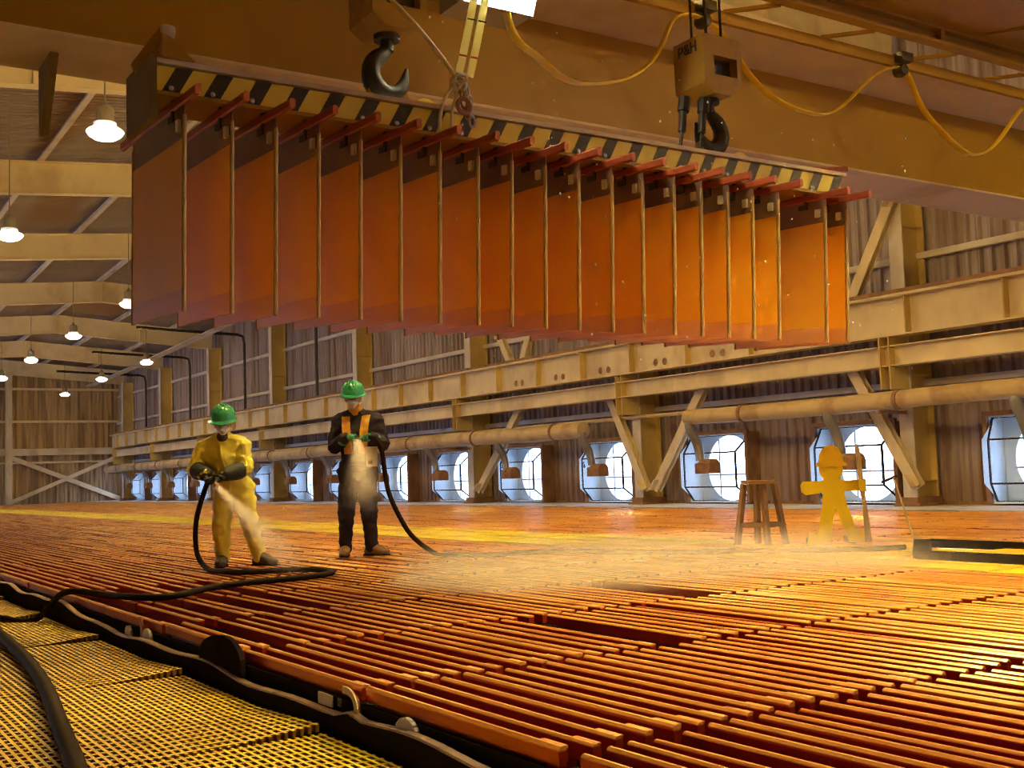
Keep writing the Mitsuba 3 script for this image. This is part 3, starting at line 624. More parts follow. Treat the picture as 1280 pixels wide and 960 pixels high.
part(cg, 'wheel', lathe([(0.001, 0.06), (0.10, 0.06), (0.12, 0.04), (0.12, -0.04), (0.10, -0.06), (0.001, -0.06)], (17.32, 8.9, 4.07), (1, 0, 0), 16), 'black_steel')
part(cg, 'wheel', lathe([(0.001, 0.06), (0.10, 0.06), (0.12, 0.04), (0.12, -0.04), (0.10, -0.06), (0.001, -0.06)], (17.32, 6.5, 4.07), (1, 0, 0), 16), 'black_steel')
ng = thing('crane_girder', 'second box girder of the overhead crane above the top of the view', 'crane girder')
part(ng, 'light_blocker', box(-5.0, 6.9, 3.5, 4.2, 4.97, 6.3), 'crane_paint')  # unseen box added to keep lamp light off the left web
part(ng, 'box_section', box(-9.2, 6.9, 3.5, 4.2, 4.07, 4.97), 'crane_paint')
for i, (x, y) in enumerate(((4.7, 4.1), (6.4, 4.1))):  # unseen lamps added to brighten the front bars
    t = thing('added_downlight', ('left' if i == 0 else 'right') + ' added unseen downlight under the crane girder above the view', 'lamp', 'added downlights')
    part(t, 'shade', lathe([(0.001, 0.30), (0.19, 0.28), (0.22, 0.0), (0.23, 0.0), (0.20, 0.29), (0.001, 0.31)], (x, y - 0.2, 3.80), n=18), 'housing_grey', 40)
    part(t, 'bracket', bar((x, y - 0.2, 4.05), (x, y - 0.2, 4.10), 0.05), 'housing_grey')
    dk = lathe([(0.18, 0.012), (0.10, 0.006), (0.001, 0.004)], (x, y - 0.2, 4.02), n=18); nz0 = np.cross(dk[0][dk[1][:, 1]] - dk[0][dk[1][:, 0]], dk[0][dk[1][:, 2]] - dk[0][dk[1][:, 0]])[:, 2].sum()
    d_ = ply((dk[0], dk[1] if nz0 < 0 else dk[1][:, ::-1]), 'reflector_white'); d_['emitter'] = {'type': 'area', 'radiance': {'type': 'rgb', 'value': [ADDED_DOWNLIGHT_L * c for c in LAMP]}}
    scene[t + '__lens'] = d_
tr = thing('hoist_trolley', 'hoist trolley on top of the crane girders above the view', 'hoist')
part(tr, 'trolley_frame', cat(box(2.3, 5.4, 4.25, 4.5, 5.12, 5.4), box(2.3, 5.4, 7.9, 8.2, 5.12, 5.4), box(2.3, 2.6, 4.25, 8.2, 5.12, 5.5), box(5.0, 5.3, 4.25, 8.2, 5.12, 5.5)), 'crane_paint')
part(tr, 'rope_drum', tube([(2.4, 5.65, 5.6), (5.3, 5.65, 5.6)], 0.25, 20), 'rust_iron', 40)

def hook_block(x0, lab, lab2, flip):
    t = thing('hook_block', lab, 'hook block')
    cx, y0, y1, zb0 = x0 + 0.16, 5.50, 5.80, 3.365
    hb = Polygon([(0.0, 0.06), (0.08, 0.0), (0.24, 0.0), (0.34, 0.10), (0.34, 0.40), (0.0, 0.40)]).difference(sbox(0.09, 0.13, 0.30, 0.26))
    part(t, 'housing', prism(hb, 0.30, (x0, y1, zb0), (1, 0, 0), (0, 0, 1)), 'block_paint')
    part(t, 'sheave', lathe([(0.001, 0.02), (0.09, 0.02), (0.11, 0.03), (0.10, 0), (0.11, -0.03), (0.09, -0.02), (0.001, -0.02)], (cx + 0.03, y0 + 0.15, zb0 + 0.22), (0, 1, 0), 18), 'black_steel', 40)
    part(t, 'sheave_guard', box(x0 + 0.09, x0 + 0.30, y0 + 0.07, y1 - 0.06, zb0 + 0.13, zb0 + 0.26), 'black_steel')
    part(t, 'swivel', lathe([(0.001, -0.09), (0.04, -0.09), (0.04, -0.03), (0.075, -0.03), (0.075, 0.01), (0.001, 0.01)], (cx, 5.65, zb0), n=14), 'hook_steel', 40)
    s = -1 if flip else 1
    pts = np.array([(0.0, 0, 0.0), (-0.02, 0, -0.05), (-0.075, 0, -0.10), (-0.105, 0, -0.17), (-0.09, 0, -0.24), (-0.03, 0, -0.285), (0.045, 0, -0.275), (0.095, 0, -0.225), (0.115, 0, -0.16), (0.125, 0, -0.12)])
    pts[:, 0] *= s
    p_ = spline(pts, 30)
    part(t, 'hook', tube(p_ + A(cx, 5.65, zb0 - 0.05), np.interp(np.linspace(0, 1, 30), [0, 0.2, 0.5, 0.8, 1], [0.032, 0.05, 0.06, 0.04, 0.008]), 14), 'hook_steel', 60)
    for dx in (0.10, 0.24):
        for dy in (0.08, 0.22):
            part(t, 'wire_rope', tube([(x0 + dx, y0 + dy, zb0 + 0.38), (x0 + dx, y0 + dy, 5.6)], 0.009, 6), 'black_steel')
    return t
hook_block(2.78, 'dark crane hook and its block above the left part of the striped beam', 0, False)
hb2 = hook_block(5.24, 'dark crane hook and its ochre block above the right part of the striped beam', 0, True)
tm = meshkit.text_mesh('P&H', 0.07, 0.004, bold=True)
part(hb2, 'lettering', (np.c_[5.24 - np.array(tm.vertices)[:, 2], 5.76 - np.array(tm.vertices)[:, 0] * 1.0, 3.665 + np.array(tm.vertices)[:, 1]], np.array(tm.faces)), 'hazard_black')
for i, (x, y) in enumerate(((5.14, 5.62), (5.28, 5.58))):
    solid('steady_rod', cat(tube([(x + 0.02, y, 3.34), (x + 0.0, y, 3.24)], 0.04, 8), tube([(x, y, 3.25), (x - 0.02, y, 3.10)], 0.026, 8), tube([(x - 0.02, y, 3.10), (x - 0.05, y, 2.94)], 0.012, 8)), 'hook_steel', ('left' if i == 0 else 'right') + ' dark steadying rod hanging beside the right crane hook', 'rod')

# floodlight on the crane, its straps and the tied-up cords
fl = thing('flood_light', 'bright white floodlight hung under the crane at the top of the photo', 'lamp')
part(fl, 'housing', cat(prism(Polygon([(5.66, 3.685), (5.92, 3.685), (5.92, 4.12), (5.52, 4.12), (5.525, 3.955)]), 0.52, (3.45, 0, 0), (0, 1, 0), (0, 0, 1)), box(3.68, 3.74, 5.72, 5.80, 4.12, 5.15)), 'housing_grey')
fv = np.array([[3.46, 5.652, 3.68], [3.96, 5.652, 3.68], [3.96, 5.515, 3.95], [3.46, 5.515, 3.95]])
fpan = ply((fv, np.array([[0, 1, 2], [0, 2, 3]])), 'white_sheet'); fpan['emitter'] = {'type': 'area', 'radiance': {'type': 'rgb', 'value': [FLOOD_L * 1.0, FLOOD_L * 0.86, FLOOD_L * 0.55]}}
scene[fl + '__glowing_panel'] = fpan
sv = np.array([[3.962, 5.66, 3.69], [3.962, 5.90, 3.69], [3.962, 5.90, 3.95], [3.962, 5.53, 3.95]])
spn = ply((sv, np.array([[0, 1, 2], [0, 2, 3]])), 'white_sheet'); spn['emitter'] = fpan['emitter']; scene[fl + '__glowing_side'] = spn
def strap(pts, w, t_, n=30, wdir=(1, 0, 0)):
    p = spline(pts, n); return cat([bar(a, b, w, t_, up=wdir) if False else sweep([(-t_ / 2, -w / 2), (t_ / 2, -w / 2), (t_ / 2, w / 2), (-t_ / 2, w / 2)], a, b + (b - a) * 0.08, wdir) for a, b in zip(p[:-1], p[1:])])
st = thing('lifting_strap', 'pair of cream webbing straps with red marks hanging from the floodlight', 'strap')
for dx in (0.0, 0.072):
    part(st, 'webbing_band', strap([(3.66 + dx, 5.32, 5.1), (3.40 + dx, 5.31, 3.9), (3.305 + dx, 5.30, 3.49), (3.20 + dx, 5.30, 3.08)], 0.046, 0.006, 24), 'webbing_lit')
    part(st, 'red_mark', box(3.205 + dx, 3.255 + dx, 5.291, 5.295, 3.180, 3.190), 'red_mark')
    part(st, 'seam_mark', box(3.265 + dx, 3.315 + dx, 5.291, 5.295, 3.40, 3.407), 'hazard_black')
solid('cord', tube(spline([(2.82, 5.42, 3.50), (2.93, 5.32, 3.33), (3.06, 5.30, 3.19), (3.17, 5.30, 3.07)], 20), 0.012, 8), 'webbing', 'thin pale cord running from the left hook block down to the knot', 'cord', smooth=True)
kn = thing('knotted_cords', 'knotted bundle of pale cords and chain above the striped beam', 'cords')
r_ = np.random.default_rng(5)
for i in range(7):
    c = A(3.20, 5.30, 3.03); a0 = r_.uniform(0, 6.28); n_ = r_.normal(0, 1, 3); n_ /= np.linalg.norm(n_); e1 = np.cross(n_, (0, 0, 1)); e1 /= np.linalg.norm(e1); e2 = np.cross(n_, e1); q_ = r_.uniform(0.03, 0.055)
    part(kn, 'cord_loop', tube([c + q_ * (e1 * math.cos(v) + e2 * math.sin(v)) + A(0, 0, r_.normal(0, 0.004)) for v in np.linspace(0, 6.3, 22)], 0.009, 6), 'webbing', True)
part(kn, 'hanging_cord', tube(spline([(3.18, 5.30, 3.02), (3.11, 5.30, 2.93), (3.075, 5.31, 2.80), (3.09, 5.32, 2.70)], 16), 0.009, 6), 'webbing', True)
part(kn, 'hanging_cord', tube(spline([(3.20, 5.30, 3.00), (3.165, 5.32, 2.88), (3.17, 5.34, 2.74)], 12), 0.008, 6), 'webbing', True)
def chain(p, q_, r=0.022, n=None):
    p, q_ = A(*p), A(*q_); L = np.linalg.norm(q_ - p); n = n or int(L / (r * 2.2)); ms = []
    d, s, u = frame(q_ - p)
    for i in range(n):
        c = p + (q_ - p) * (i + 0.5) / n; e = s if i % 2 else u
        ms.append(tube([c + d * (r * 1.5 * math.cos(v)) + e * (r * 0.8 * math.sin(v)) for v in np.linspace(0, 2 * PI, 13)], r * 0.28, 6))
    return cat(ms)
part(kn, 'chain', chain((3.25, 5.30, 3.02), (3.30, 5.33, 2.80)), 'galvanised', True)
part(kn, 'chain', chain((3.21, 5.30, 3.00), (3.255, 5.32, 2.84)), 'rust_iron', True)
part(kn, 'shackle', tube([A(3.225, 5.30, 2.90) + 0.04 * A(math.cos(v), 0, math.sin(v)) for v in np.linspace(0, 2 * PI, 18)], 0.013, 8), 'rust_iron', True)

# festoon cables
ft = []
for i, x in enumerate((7.15, 9.93, 12.75)):
    t = thing('festoon_trolley', ['cable trolley at the top edge between the two left yellow loops', 'dark cable trolley where two yellow cable loops meet, upper right', 'cable trolley beyond the right edge of the photo'][i], 'trolley')
    part(t, 'carriage', box(x - 0.09, x + 0.09, 7.40, 7.52, 5.00, 5.09), 'black_steel')
    part(t, 'clamp', lathe([(0.001, 0.07), (0.055, 0.06), (0.07, 0), (0.055, -0.06), (0.001, -0.07)], (x, 7.50, 4.92), (0, 1, 0), 14), 'black_steel', 40)
def ribbon_cable(pts, label, w=0.075):
    p = spline(pts, 44); t = np.gradient(p, axis=0); t /= np.linalg.norm(t, axis=1, keepdims=True)
    side = np.tile(A(0, 1, 0.0), (len(p), 1)); nrm = np.cross(t, side); nrm /= np.linalg.norm(nrm, axis=1, keepdims=True)
    ang = np.linspace(0, 2 * PI, 15)[:-1]; n = len(ang)
    V = p[:, None] + (w / 2) * np.cos(ang)[None, :, None] * side[:, None] + 0.014 * np.sin(ang)[None, :, None] * nrm[:, None]
    i, j = np.meshgrid(np.arange(len(p) - 1), np.arange(n), indexing='ij')
    q_ = np.stack([i * n + j, i * n + (j + 1) % n, (i + 1) * n + (j + 1) % n, (i + 1) * n + j], -1).reshape(-1, 4)
    return solid('festoon_cable', (V.reshape(-1, 3), np.vstack([q_[:, [0, 1, 2]], q_[:, [0, 2, 3]]])), 'cable_yellow', label, 'cable', smooth=True)
ribbon_cable([(3.80, 5.80, 4.12), (3.77, 5.69, 3.80), (3.82, 5.70, 3.61), (4.17, 5.95, 3.575), (4.55, 6.2, 3.57), (5.1, 6.5, 3.70), (5.7, 6.8, 3.95), (6.27, 7.1, 4.38), (6.80, 7.40, 4.88), (7.10, 7.48, 4.94)], 'bright yellow cable loop below the floodlight, leftmost of the yellow loops')
ribbon_cable([(7.17, 7.50, 4.92), (7.32, 7.50, 4.88), (7.52, 7.5, 4.70), (7.86, 7.5, 4.41), (8.36, 7.5, 4.27), (8.72, 7.5, 4.28), (9.26, 7.5, 4.62), (9.75, 7.5, 5.02 - 0.1), (9.88, 7.5, 4.95)], 'yellow cable loop in the middle, left of the cable trolley')
ribbon_cable([(9.97, 7.5, 4.95), (10.05, 7.5, 4.88), (10.18, 7.5, 4.66), (10.55, 7.5, 4.36), (11.06, 7.5, 4.17), (11.6, 7.5, 4.42), (12.1, 7.5, 4.86), (12.65, 7.5, 4.96)], 'yellow cable loop at the right edge, right of the cable trolley')

# ------------------------------------------------------------------ striped lifting beam
bmT = thing('lifting_beam', 'lifting beam with black and yellow hazard stripes holding the copper plates', 'lifting beam')
BX0, BX1 = 1.56, 6.43
part(bmT, 'beam_body', box(BX0, BX1, 5.45, 5.74, 2.765, 2.90), 'crane_paint')
part(bmT, 'striped_board', box(BX0, BX1, 5.425, 5.45, 2.768, 2.893), 'hazard_yellow')
part(bmT, 'top_flange', box(BX0 - 0.02, BX1 + 0.05, 5.405, 5.78, 2.90, 2.925), 'cream_steel')
part(bmT, 'bottom_angle', box(BX0, BX1, 5.41, 5.74, 2.745, 2.765), 'crane_paint')
for k_ in range(24):
    x = 1.595 + 0.2045 * k_
    part(bmT, 'black_stripe', prism(Polygon([(x, 2.768), (x + 0.085, 2.768), (x + 0.155, 2.893), (x + 0.07, 2.893)]), 0.003, (0, 5.425, 0), (1, 0, 0), (0, 0, 1)), 'hazard_black')
    if k_ % 1 == 0: part(bmT, 'bolt', lathe([(0.001, 0.014), (0.012, 0.012), (0.014, 0)], (x + 0.045, 5.425, 2.785), (0, -1, 0), 10), 'galvanised', 40)
part(bmT, 'end_plate', box(BX0 - 0.035, BX0, 5.38, 5.80, 2.62, 2.93), 'dark_olive')
part(bmT, 'end_arm', bar((BX0 - 0.02, 5.65, 2.93), (BX0 + 0.06, 5.45, 3.06), 0.05, 0.07), 'crane_paint')
part(bmT, 'end_roller', lathe([(0.001, 0.03), (0.035, 0.03), (0.04, 0.0), (0.035, -0.03), (0.001, -0.03)], (BX0 + 0.07, 5.44, 3.07), (1, 0, 0), 14), 'cream_steel', 40)
part(bmT, 'end_stop', prism(Polygon([(0, 0), (0.16, 0), (0.05, 0.10), (0, 0.12)]), 0.05, (BX0 + 0.03, 5.44, 2.925), (1, 0, 0), (0, 0, 1)), 'crane_paint')
for hx in (2.94, 5.40):
    for dx in (-0.10, 0.06):
        part(bmT, 'lifting_lug', prism(Polygon([(-0.05, 0), (0.09, 0), (0.05, 0.13), (0.0, 0.16), (-0.03, 0.12)]), 0.03, (hx + dx, 5.66, 2.925), (1, 0, 0), (0, 0, 1)), 'crane_paint')
    part(bmT, 'lug_pin', tube([(hx - 0.10, 5.65, 3.035), (hx + 0.10, 5.65, 3.035)], 0.02, 10), 'hook_steel', 40)
    part(bmT, 'half_round_lug', prism(Point(0, 0).buffer(0.085, 16).intersection(sbox(-1, 0, 1, 1)), 0.03, (hx + 0.20, 5.60, 2.925), (1, 0, 0), (0, 0, 1)), 'hazard_yellow')
part(bmT, 'locking_bar', bar((6.05, 5.70, 2.965), (6.62, 5.52, 2.995), 0.04, 0.035), 'red_bar')

# ------------------------------------------------------------------ twenty hanging copper plates
PXS = [1.67, 1.905, 2.13, 2.36, 2.595, 2.83, 3.07, 3.315, 3.535, 3.77, 4.01, 4.26, 4.50, 4.75, 4.98, 5.21, 5.435, 5.67, 6.13, 6.345]
TILT = 3.0
pw, ph = 0.90, 0.96                      # local: y 0..pw, z 0..ph, x thickness
pl_ = {'steel_sheet': ply(box(-0.0025, 0.0025, 0.0, pw, 0.0, ph + 0.03), 'stain_steel'),
       'copper_deposit': ply(box(-0.0065, 0.0065, 0.02, pw - 0.02, 0.105, ph - 0.13), 'copper_deposit'),
       'wet_band': ply(box(-0.0067, 0.0067, 0.02, pw - 0.02, 0.0, 0.105), 'wet_copper'),
       'edge_strip': None,
       'hanger_bar': ply(sweep(crect(0.030, 0.050, 0.008), (0, -0.20, ph + 0.055), (0, pw + 0.22, ph + 0.055)), 'red_bar')}
es = [ply(tube([(0, 0.006, -0.004), (0, 0.006, ph - 0.02)], 0.0105, 8), 'edge_plastic', 40), ply(tube([(0, pw - 0.006, -0.004), (0, pw - 0.006, ph - 0.02)], 0.0105, 8), 'edge_plastic', 40)]
hkp = ply(cat(box(-0.012, 0.012, 0.16, 0.185, ph - 0.01, ph + 0.12), box(-0.012, 0.012, 0.16, 0.24, ph - 0.02, ph + 0.012)), 'black_steel')
lit_patch = ply(cat(box(-0.02, -0.004, 0.045, 0.085, ph - 0.09, ph - 0.035)), 'white_sheet')  # white patch painted for light showing through the hook window
for i, x in enumerate(PXS):
    who = ('leftmost purple-brown copper plate' if i == 0 else 'rightmost copper plate' if i == 19 else 'copper plate left of the wide gap\'s right neighbour, second from the right' if i == 18 else f'orange copper plate, {ORD[i]} from the left') + ' hanging under the striped beam'
    if i == 18: who = 'wide-looking copper plate, second from the right, hanging under the striped beam'
    t = thing('cathode_plate', who, 'copper plate', 'copper plates under the striped beam')
    r_ = np.random.default_rng(100 + i)
    to = T().translate([x, 5.355, 1.690]).rotate([1, 0, 0], TILT + r_.normal(0, 0.15)).rotate([0, 0, 1], r_.normal(0, 0.35))
    for n_, d_ in pl_.items():
        if d_: scene[f'{t}__{n_}'] = {**d_, 'to_world': to}
    for d_ in es: scene[fresh(f'{t}__edge_strip')] = {**d_, 'to_world': to}
    scene[f'{t}__lifting_hook'] = {**hkp, 'to_world': to}
    scene[f'{t}__clip'] = {**lit_patch, 'to_world': to}  # painted light of the hook window

# ------------------------------------------------------------------ stool, cut-out figure, rod, tray
def W(o_, u, b, z): return np.asarray(o_, float) + R_ * u + B_ * b + A(0, 0, z)
so = A(9.02, 8.95, 0.0)
t = thing('wooden_stool', 'dark wooden stool standing at the edge of the yellow walkway', 'stool')
seat = sweep(crect(0.44, 0.30, 0.02), so + A(0, 0, 0.655), so + A(0, 0, 0.69), up=(0.836, -0.549, 0))
part(t, 'seat', seat, 'wood_dark', label='flat worn seat')
for u, b in ((-0.16, 0.0), (0.16, 0.02), (0.02, 0.11), (0.0, -0.11)):
    part(t, 'leg', bar(W(so, u, b, 0.655), W(so, u * 1.62, b * 1.6, 0.0), 0.05, 0.055), 'wood_dark')
for (a, b) in (((-0.23, 0.0), (0.03, 0.16)), ((0.03, 0.16), (0.23, 0.03)), ((-0.23, 0.0), (0.0, -0.16)), ((0.0, -0.16), (0.23, 0.03))):
    part(t, 'stretcher', bar(W(so, *a, 0.215), W(so, *b, 0.215), 0.03, 0.05), 'wood_dark')

from shapely.ops import unary_union
from shapely import affinity
def zc(pts): return Polygon([((x / 4.923 + 900 - 1047) / 117.5, (681.5 - (y / 4.923 + 540)) / 117.5) for x, y in pts])
def ell(cx, cy, rx, ry, a0=0, a1=360): return [(cx + rx * math.cos(math.radians(v)), cy + ry * math.sin(math.radians(v))) for v in np.linspace(a0, a1, 33)]
fig = unary_union([zc(ell(722, 235, 70, 85)), zc([(665, 310), (795, 310), (790, 380), (808, 478), (655, 478), (668, 385)]), zc([(548, 312), (675, 316), (670, 380), (560, 392), (538, 375), (532, 335)]), zc([(785, 318), (900, 312), (920, 325), (918, 372), (790, 376)]),
                   zc([(658, 465), (738, 465), (716, 540), (690, 692), (608, 692), (640, 560)]), zc([(736, 465), (806, 465), (835, 560), (870, 690), (818, 688), (770, 560)]), zc([(568, 622), (608, 632), (620, 692), (556, 692)]), zc([(850, 612), (900, 612), (935, 692), (845, 690)])]).buffer(0.012).buffer(-0.008)
fo = A(9.47, 8.33, 0.0)
t = thing('cutout_figure', 'yellow cut-out board of a man in a hard hat standing on the walkway', 'cut-out figure')
part(t, 'figure_board', prism(fig, 0.022, fo, R_, (0, 0, 1)), 'sign_yellow')
dome = zc(ell(720, 195, 74, 100, 180, 360)); brim_ = zc([(626, 218), (640, 196), (800, 196), (818, 212), (812, 224), (640, 224)])
part(t, 'helmet_board', prism(unary_union([dome, brim_]), 0.03, fo + B_ * 0.021, R_, (0, 0, 1)), 'sign_amber')
part(t, 'support_foot', bar(W(fo, -0.2, -0.02, 0.03), W(fo, -0.2, -0.30, 0.03), 0.05, 0.06), 'wood_dark')
part(t, 'support_foot', bar(W(fo, 0.2, -0.02, 0.03), W(fo, 0.2, -0.30, 0.03), 0.05, 0.06), 'wood_dark')
part(t, 'paddle', prism(zc([(872, 110), (880, 94), (890, 100), (902, 180), (908, 330), (915, 420), (930, 560), (940, 690), (902, 690), (893, 430), (880, 330)]), 0.02, fo + B_ * 0.040, R_, (0, 0, 1)), 'pipe_paint', label='tapered pale board held like a paddle')
part(t, 'hand_board', prism(zc([(878, 306), (918, 308), (920, 382), (880, 382)]), 0.016, fo + B_ * 0.060, R_, (0, 0, 1)), 'sign_yellow')
t = thing('probe_rod', 'thin rod with a small cross handle leaning above the black tray', 'rod')
part(t, 'rod', tube([(9.67, 7.47, 0.0), (10.03, 7.98, 0.69)], 0.011, 8), 'pipe_paint', True)
part(t, 'cross_handle', tube([(10.03 - 0.836 * 0.13, 7.98 + 0.549 * 0.13, 0.63), (10.03 + 0.03, 7.98 - 0.02, 0.69)], 0.012, 8), 'black_steel', True)
t = thing('black_tray', 'low black rubber frame lying on the tank edge at the right, around yellow boards', 'tray')
for x0, x1, y0, y1 in ((8.30, 8.48, 3.6, 6.42), (9.55, 9.70, 3.6, 7.3)):
    part(t, 'side_wall', box(x0, x1, y0, y1, 0.0, 0.07), 'rubber')
part(t, 'end_wall', bar((8.39, 6.42, 0.035), (9.62, 7.35, 0.035), 0.16, 0.07), 'rubber')
part(t, 'liner_sheet', box(8.48, 9.55, 3.6, 6.40, 0.0, 0.02), 'walkway_yellow')

# ------------------------------------------------------------------ the two workers
def sph(p, r): return manifold3d.Manifold.sphere(r, 18).translate([float(v) for v in p])
def hull(*ps): return manifold3d.Manifold.batch_hull([sph(p, r) for p, r in ps])
def soft(ms, edge, it=10, wr=0.0, seed=0):
    m = manifold3d.Manifold.batch_boolean(ms, manifold3d.OpType.Add)
    m = m.refine_to_length(edge); g = m.to_mesh()
    t = trimesh.Trimesh(np.array(g.vert_properties[:, :3], float), np.array(g.tri_verts), process=True)
    trimesh.smoothing.filter_taubin(t, 0.5, 0.53, it)
    if wr:
        v = np.array(t.vertices)
        d = meshkit.fbm(v * A(9, 9, 16), 3, seed) - 0.5 + 0.5 * (np.abs(meshkit.fbm(v * A(14, 14, 26) + 4, 2, seed + 9) - 0.5) - 0.12)
        t.vertices = v + np.array(t.vertex_normals) * d[:, None] * wr
    return np.array(t.vertices), np.array(t.faces)
def hand(wrist, G, axis, rc, fr, side):
    """palm and five separate fingers closed round a rod of radius rc through G along axis"""
    wrist, G = np.asarray(wrist, float), np.asarray(G, float)
    a = np.asarray(axis, float); a /= np.linalg.norm(a)
    e1 = wrist - G; e1 -= a * (e1 @ a); e1 /= np.linalg.norm(e1); e2 = np.cross(a, e1) * side
    at = lambda th, off, k=1.0: G + (rc + fr) * k * (math.cos(math.radians(th)) * e1 + math.sin(math.radians(th)) * e2) + a * off
    ms = [hull((wrist, fr * 2.6), (at(0, -0.03, 1.25), fr * 1.7), (at(0, 0.03, 1.25), fr * 1.7)), hull(*[(at(35, o_, 1.15), fr * 1.15) for o_ in (-0.034, -0.012, 0.012, 0.034)], (at(0, -0.03, 1.3), fr * 1.5), (at(0, 0.03, 1.3), fr * 1.5))]
    for o_, k_ in zip((-0.036, -0.012, 0.012, 0.036), (0.86, 1.0, 1.04, 0.95)):
        js = [at(35, o_, 1.15), at(35 + 65 * k_, o_, 1.06), at(35 + 120 * k_, o_, 1.0), at(35 + 165 * k_, o_, 1.0)]
        ms += [hull((p, fr * (1.05 - 0.1 * i)), (q_, fr * (0.95 - 0.1 * i))) for i, (p, q_) in enumerate(zip(js[:-1], js[1:]))]
    js = [at(-5, 0.035, 1.4), at(-50, 0.05, 1.15), at(-100, 0.035, 1.03), at(-140, 0.02, 1.0)]
    ms += [hull((p, fr * (1.25 - 0.12 * i)), (q_, fr * (1.1 - 0.1 * i))) for i, (p, q_) in enumerate(zip(js[:-1], js[1:]))]
    return ms
def person(key, O, J, label, suit, glove, boot, gauntlet, wr, seed, noz, noz_axis):
    t = thing(key, label, 'person', kind=None)
    g = {k_: W(O, *v) for k_, v in J.items()}
    hx = g['head']; fwd = g['face'] - hx; fwd /= np.linalg.norm(fwd); sd = np.cross(fwd, (0, 0, 1)); sd /= np.linalg.norm(sd); up = np.cross(sd, fwd)
    loc = lambda s, f_, u: hx + sd * s + fwd * f_ + up * u
    def limbs(k_, grow):
        ms = []
        for s in 'lr':
            ms += [hull((g['sho_' + s], 0.078 * k_ + grow), (g['elb_' + s], 0.060 * k_ + grow)), hull((g['elb_' + s], 0.060 * k_ + grow), (g['wri_' + s], 0.043 * k_ + grow)),
                   hull((g['hip_' + s], 0.105 * k_ + grow), (g['kne_' + s], 0.072 * k_ + grow)), hull((g['kne_' + s], 0.072 * k_ + grow), (g['ank_' + s], 0.050 * k_ + grow))]
        ms += [hull((g['sho_l'], 0.080 * k_ + grow), (g['sho_r'], 0.080 * k_ + grow), (g['chest'], 0.13 * k_ + grow), (g['neck'], 0.06 * k_ + grow)),
               hull((g['chest'], 0.15 * k_ + grow), (g['sho_l'], 0.06 * k_ + grow), (g['sho_r'], 0.06 * k_ + grow), (g['waist'], 0.145 * k_ + grow)),
               hull((g['waist'], 0.145 * k_ + grow), (g['hip_l'], 0.115 * k_ + grow), (g['hip_r'], 0.115 * k_ + grow))]
        return ms
    hands = []
    for s in 'lr': hands.append(hand(g['wri_' + s], g['grip_' + s], noz_axis[s], 0.022, 0.0085, 1 if s == 'l' else -1))
    body = limbs(0.80, 0.0) + [hull((g['neck'], 0.055), (loc(0, -0.01, -0.06), 0.055))]
    body += [hull((loc(0, -0.015, 0.04), 0.092), (loc(0, 0.005, -0.02), 0.076), (loc(0, 0.035, -0.085), 0.040)), hull((loc(0, 0.092, 0.0), 0.010), (loc(0, 0.108, -0.035), 0.014)), hull((loc(-0.022, 0.078, -0.068), 0.010), (loc(0.022, 0.078, -0.068), 0.010)),
             hull((loc(-0.082, -0.01, 0.0), 0.018), (loc(-0.078, -0.01, -0.03), 0.012)), hull((loc(0.082, -0.01, 0.0), 0.018), (loc(0.078, -0.01, -0.03), 0.012)), hull((loc(-0.045, 0.068, 0.028), 0.014), (loc(0.045, 0.068, 0.028), 0.014))]
    for s in 'lr': body.append(hull((g['ank_' + s], 0.042), (g['toe_' + s], 0.030), (g['ank_' + s] - A(0, 0, 0.035), 0.036)))
    for h_ in hands: body += h_
    part(t, 'body', soft(body, 0.022, 4), 'skin', True)
    part(t, 'coverall', soft(limbs(1.0, 0.020), 0.024, 8, wr, seed), suit, True)
    for s in 'lr':
        hm = hand(g['wri_' + s], g['grip_' + s], noz_axis[s], 0.022, 0.0125, 1 if s == 'l' else -1)
        d = g['elb_' + s] - g['wri_' + s]; d /= np.linalg.norm(d)
        hm.append(hull((g['wri_' + s], 0.070 if gauntlet else 0.045), (g['wri_' + s] + d * (0.15 if gauntlet else 0.05), 0.092 if gauntlet else 0.066)))
        part(t, 'glove', soft(hm, 0.008, 3), glove, True)
        a_, b_ = g['ank_' + s], g['toe_' + s]
        dv = b_ - a_; dv[2] = 0; dv /= np.linalg.norm(dv); sv = np.cross(dv, (0, 0, 1)); z0 = O[2]
        h0 = A(a_[0], a_[1], z0)
        bt = [hull((h0 - dv * 0.05 + A(0, 0, 0.045), 0.043), (a_ + A(0, 0, 0.03), 0.058)), hull((h0 - dv * 0.05 + A(0, 0, 0.045), 0.043), (a_, 0.055), (h0 + dv * 0.13 + sv * 0.02 + A(0, 0, 0.042), 0.040), (h0 + dv * 0.13 - sv * 0.02 + A(0, 0, 0.042), 0.040), (h0 + dv * 0.18 + A(0, 0, 0.040), 0.036))]
        sole = [hull(*[(h0 + dv * q_ + sv * w_ + A(0, 0, 0.010), 0.010) for q_ in (-0.085, 0.205) for w_ in (-0.032, 0.032)] + [(h0 + dv * 0.12 + sv * w_ + A(0, 0, 0.010), 0.010) for w_ in (-0.048, 0.048)])]
        b2 = part(t, 'boot', soft(bt, 0.02, 4), boot, True)
        part(b2, 'sole', soft(sole, 0.02, 1), 'rubber')
    # eyes
    for s in (-0.033, 0.033): part(t, 'eye', ball(loc(s, 0.078, 0.010), 0.013, 2), 'eye_dark', True)
    # hard hat
    pr = [(0.001, 0.150), (0.04, 0.147), (0.075, 0.132), (0.103, 0.103), (0.120, 0.065), (0.126, 0.02), (0.127, 0.0)]
    q_ = lathe(pr, (0, 0, 0), (0, 0, 1), 28)
    to3 = lambda v: loc(0, -0.012, 0.045) + v[:, :1] * sd + v[:, 1:2] * 1.10 * fwd + v[:, 2:] * up
    hv = to3(q_[0])
